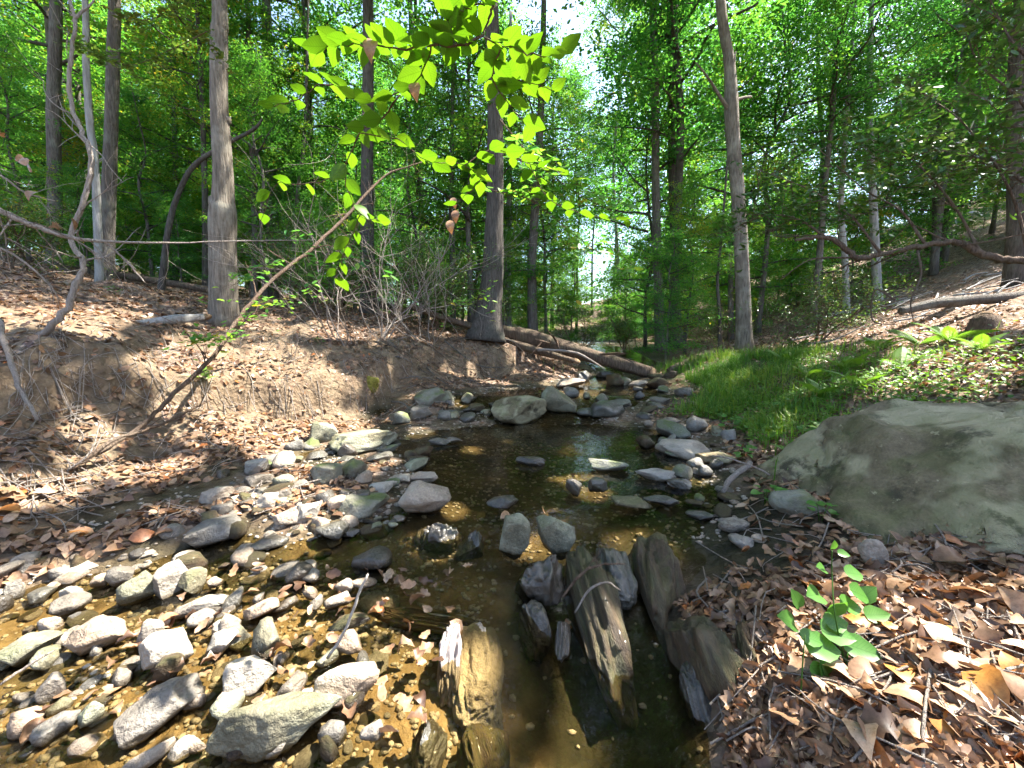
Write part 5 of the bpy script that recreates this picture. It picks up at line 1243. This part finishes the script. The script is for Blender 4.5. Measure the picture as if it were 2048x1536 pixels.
def ground_cover():
    rg = np.random.default_rng(143); n = 9000
    x = rg.normal(3.5, 1.0, n); y = rg.normal(5.0, 1.3, n); z = H(x, y)
    k = (z > water_z(x, y) + .1) & (fbm(np.stack([x, y, 0 * x], -1), 1.4, 2, 17) > -.1) & (y > 3.0); x, y, z = x[k], y[k], z[k]; n = len(x)
    C = np.stack([x, y, z + rg.uniform(.02, .13, n)], -1); N = rg.normal(0, .35, (n, 3)) + [0, -.2, 1]; N /= np.linalg.norm(N, axis=1)[:, None]
    V, Fc = leaves8(C, N, rg.uniform(.03, .075, n), rg.uniform(.015, .04, n), rg, .2)
    o = obj('ground_cover', mesh_np('ground_cover', V, Fc, {'tint': ('FACE', np.repeat(np.clip(.5 + rg.normal(0, .25, n), 0, 1), 8))}), 'fern'); tag(o, 'low green weeds spreading over the right bank above the stream', 'weeds', kind='stuff')
ground_cover()
def grass_tuft(px, py, n, L, label, seed):
    rg = np.random.default_rng(seed); B, t = hit(px, py); V, Fc = [], []
    for k in range(n):
        a = rg.uniform(0, 6.28); h = L * rg.uniform(.5, 1.1); ln = rg.uniform(.4, 1.3); d = np.array([math.cos(a), math.sin(a), 0]); s = np.array([-math.sin(a), math.cos(a), 0]) * .004; b = len(V)
        m_ = d * h * ln * .35 + [0, 0, h * .6]; V += [-s, s, m_ + s, m_ - s, d * h * ln + [0, 0, h * .65]]; Fc += [[b, b + 1, b + 2, b + 3], [b + 3, b + 2, b + 4]]
    o = obj('grass_tuft', mesh_np('grass_tuft', np.array(V), Fc, {'tint': ('FACE', rg.uniform(.4, 1, len(Fc)))}, False), 'grass', None, B); tag(o, label, 'grass')
grass_tuft(1575, 960, 60, .2, 'sunlit yellow-green grass tuft left of the great boulder', 151)
grass_tuft(1620, 905, 40, .16, 'grass tuft behind the left end of the great boulder', 152)
def moss(px, py, w, h, label, seed):
    o = rock(px, py, w, h, 'moss', label, name='moss_clump', cat='moss', cuts=5, dr=.6, sink=.5, box=.1, lvl=5)
    rg = np.random.default_rng(seed)
moss(735, 770, 50, 30, 'small moss cushion on the sunlit left bank soil', 2)

# ------------------------------------------------------------------ fallen leaves: litter mass, then single leaves near the camera
def litter():
    rg = np.random.default_rng(160)
    def batch(n, r0, r1):
        r = np.exp(rg.uniform(math.log(r0), math.log(r1), n)); a = rg.uniform(-1.1, 1.1, n); x = r * np.sin(a); y = r * np.cos(a); z = H(x, y)
        w = water_z(x, y); ok = (z > w + .05 + .05 * vnoise(np.stack([x, y, 0 * x], -1), 3, 2)) 
        i = np.clip(np.searchsorted(gx, x) - 1, 0, len(gx) - 2); j = np.clip(np.searchsorted(gy, y) - 1, 0, len(gy) - 2)
        ok &= rg.random(n) > .62 * np.clip(soilm[i, j], 0, 1); ok &= rg.random(n) > .93 * np.clip(wetm[i, j], 0, 1); ok &= rg.random(n) > .75 * np.clip(greenm[i, j], 0, 1)
        return x[ok], y[ok], z[ok]
    x, y, z = batch(105000, 1.0, 24)
    m_ = 130; ax = rg.uniform(-1.75, -.3, m_); ay = rg.uniform(1.15, 2.1, m_); x = np.r_[x, ax]; y = np.r_[y, ay]; z = np.r_[z, np.maximum(H(ax, ay), water_z(ax, ay)) + .004]; n = len(x); r = np.hypot(x, y)
    nr = Nrm(x, y) + rg.normal(0, .33, (n, 3)); nr /= np.linalg.norm(nr, axis=1)[:, None]
    C = np.stack([x, y, z + rg.uniform(.004, .035, n)], -1)
    V = Fc = None
    tint = np.clip(rg.beta(2.0, 2.2, n) * .9, 0, .88); rare = rg.random(n) < .04; tint[rare] = rg.uniform(.92, 1, rare.sum())
    L = rg.uniform(.045, .09, n); W = L * rg.uniform(.38, .7, n)
    a = (r < 2.7) | (np.arange(n) >= n - m_)
    V1, F1 = leavesN(C[a], nr[a], L[a], W[a], rg, .8); V2, F2 = leaves8(C[~a], nr[~a], L[~a] * 1.1, W[~a] * 1.1, rg, .6)
    V = np.concatenate([V1, V2]); Fc = np.concatenate([F1, F2 + len(V1)])
    o = obj('leaf_litter', mesh_np('leaf_litter', V, Fc, {'tint': ('FACE', np.r_[np.repeat(tint[a], 24), np.repeat(tint[~a], 8)])}), 'litter'); tag(o, 'thick carpet of dead brown leaves covering the banks', 'leaf litter', kind='stuff')
litter()
def single_leaves():
    rg = np.random.default_rng(165); me_t = []
    for k, me in enumerate(OKL):
        for tv in (.25, .5, .75, .97):
            c = me.copy(); c.attributes['tint'].data.foreach_set('value', np.full(len(c.vertices), tv, np.float32)); me_t.append((c, tv))
    n = 0
    while n < 270:
        if n < 215: px, py = rg.uniform(1580, 2060), rg.uniform(1130, 1560)
        else: px, py = rg.uniform(-20, 330), rg.uniform(960, 1110)
        P, t = hit(px, py)
        if P[2] < water_z(P[0], P[1]) + .03: n += 0 if rg.random() < .9 else 1; continue
        k = rg.integers(len(me_t))
        if me_t[k][1] > .9 and rg.random() < .45: k = (k // 4) * 4 + 2
        nr = Nrm(np.array([P[0]]), np.array([P[1]]))[0] + rg.normal(0, .35, 3)
        d = rg.normal(0, 1, 3) * [1, 1, .3]
        L = rg.uniform(.075, .15); d /= np.linalg.norm(d)
        put_leaf(me_t[k][0], floor, P + [0, 0, rg.uniform(.012, .045)] - d * L / 2, d, nr, L); n += 1
    # notable ones, things of their own
    for px, py, L, tv, lab, dz in [(1612, 1490, .16, 2, 'large pale tan leaf at the bottom of the right bank', .05), (1208, 1195, .07, 2, 'pale dead leaf stuck on the longest bedrock rib', .06), (1000, 1060, .11, 2, 'cream curled leaf left of the upright stones at the cascade lip', .08), (925, 1135, .06, 2, 'pale leaf scrap floating on the dark water', .012),
                                   (900, 1262, .10, 2, 'shredded pale leaf on top of the slate fin', .05), (1132, 1255, .09, 1, 'limp pinkish leaf draped on the small rock finger', .05), (1150, 965, .08, 1, 'brown leaf on the small upright stone in the pool', .08), (1085, 1040, .08, 3, 'orange-brown leaf between the two upright stones', .1)]:
        P, t = hit(px, py, True); me = me_t[rg.integers(6) * 4 + tv][0]; d = np.array([rg.normal(0, .5), rg.normal(0, .3), -.3 if dz > .02 else 0])
        tag(put_leaf(me, None, P + [0, 0, dz], d, [0.1, -.4, 1], L, name='dead_leaf'), lab, 'leaf')
single_leaves()

# ------------------------------------------------------------------ pebbles and gravel of the stream bed
def pebbles():
    rg = np.random.default_rng(170); pm = []
    for k in range(8):
        V, Fc = rock_shape(900 + k, 2, 6, .06); mats = ['rock_tan', 'rock_slate', 'rock_grey', 'rock_brown']
        for mt in mats:
            me = mesh_np('pebble', V, Fc); me.materials.append(M[mt]); pm.append(me)
    n = 0
    zones = [(0, 780, 1110, 1536, 250), (430, 800, 900, 1090, 60), (1150, 1450, 760, 880, 15), (1280, 1480, 880, 1060, 25)]
    for x0, x1, y0, y1, m_ in zones:
        for k in range(m_):
            px, py = rg.uniform(x0, x1), rg.uniform(y0, y1); P, t = hit(px, py)
            if P[2] > water_z(P[0], P[1]) + .16: continue
            s = min(52, 11 * math.exp(rg.exponential(.55))) * t / F / 2 * (1.0 if t < 3 else .7)
            o = obj('pebble', pm[rg.integers(len(pm))], None, floor, P + [0, 0, s * .25]); o.scale = (s * rg.uniform(.9, 1.5), s * rg.uniform(.7, 1.1), s * rg.uniform(.4, .75)); o.rotation_euler = (rg.normal(0, .2), rg.normal(0, .2), rg.uniform(0, 6.28))
    V0, F0 = ico(1); N = 7000
    x = rg.uniform(-3.2, 3.2, N * 3); y = np.exp(rg.uniform(math.log(.9), math.log(10), N * 3)); z = H(x, y); k = (z < water_z(x, y) + .05) & ~((x > -.1) & (y < 2.3) & (rg.random(N * 3) < .93)) & ~((y > 2.2) & (rg.random(N * 3) < .45)); x, y, z = x[k][:N], y[k][:N], z[k][:N]; n = len(x)
    s = rg.uniform(.004, .016, n) * (1 + .06 * y); sc = rg.uniform(.6, 1.3, (n, 1, 3)) * s[:, None, None] * [1.2, 1, .7]
    V = V0[None] * sc * (1 + rg.uniform(-.2, .2, (n, len(V0), 1))) + np.stack([x, y, z + s * .2], -1)[:, None]
    Fc = (F0[None] + (np.arange(n) * len(V0))[:, None, None]).reshape(-1, 3)
    o = obj('gravel', mesh_np('gravel', V.reshape(-1, 3), Fc), 'rock_tan'); tag(o, 'fine brown gravel strewn over the stream bed', 'gravel', kind='stuff')
pebbles()

# rootlets and small twigs strewn over the bank
def rootlets():
    rg = np.random.default_rng(180); T = Tubes()
    for k in range(1000):
        if k < 700: px, py = rg.uniform(0, 1000), rg.uniform(640, 1060)
        else: px, py = rg.uniform(1400, 2048), rg.uniform(600, 1500)
        P, t = hit(px, py)
        if t > 10 or P[2] < water_z(P[0], P[1]) + .06: continue
        L = rg.uniform(.08, .45); a = rg.uniform(0, 6.28); d = np.array([math.cos(a), math.sin(a), 0]); q = np.array([P - d * L / 2, P + rg.normal(0, .03, 3), P + d * L / 2]); q[:, 2] = H(q[:, 0], q[:, 1]) + rg.uniform(.01, .06, 3)
        T.add(spline(q, 7), np.full(7, rg.uniform(.0018, .005)), 4, cap=False)
    o = obj('twig_litter', T.mesh('twig_litter'), 'twig_pale'); tag(o, 'scattered small twigs and rootlets lying over the banks', 'twigs', kind='stuff')
rootlets()
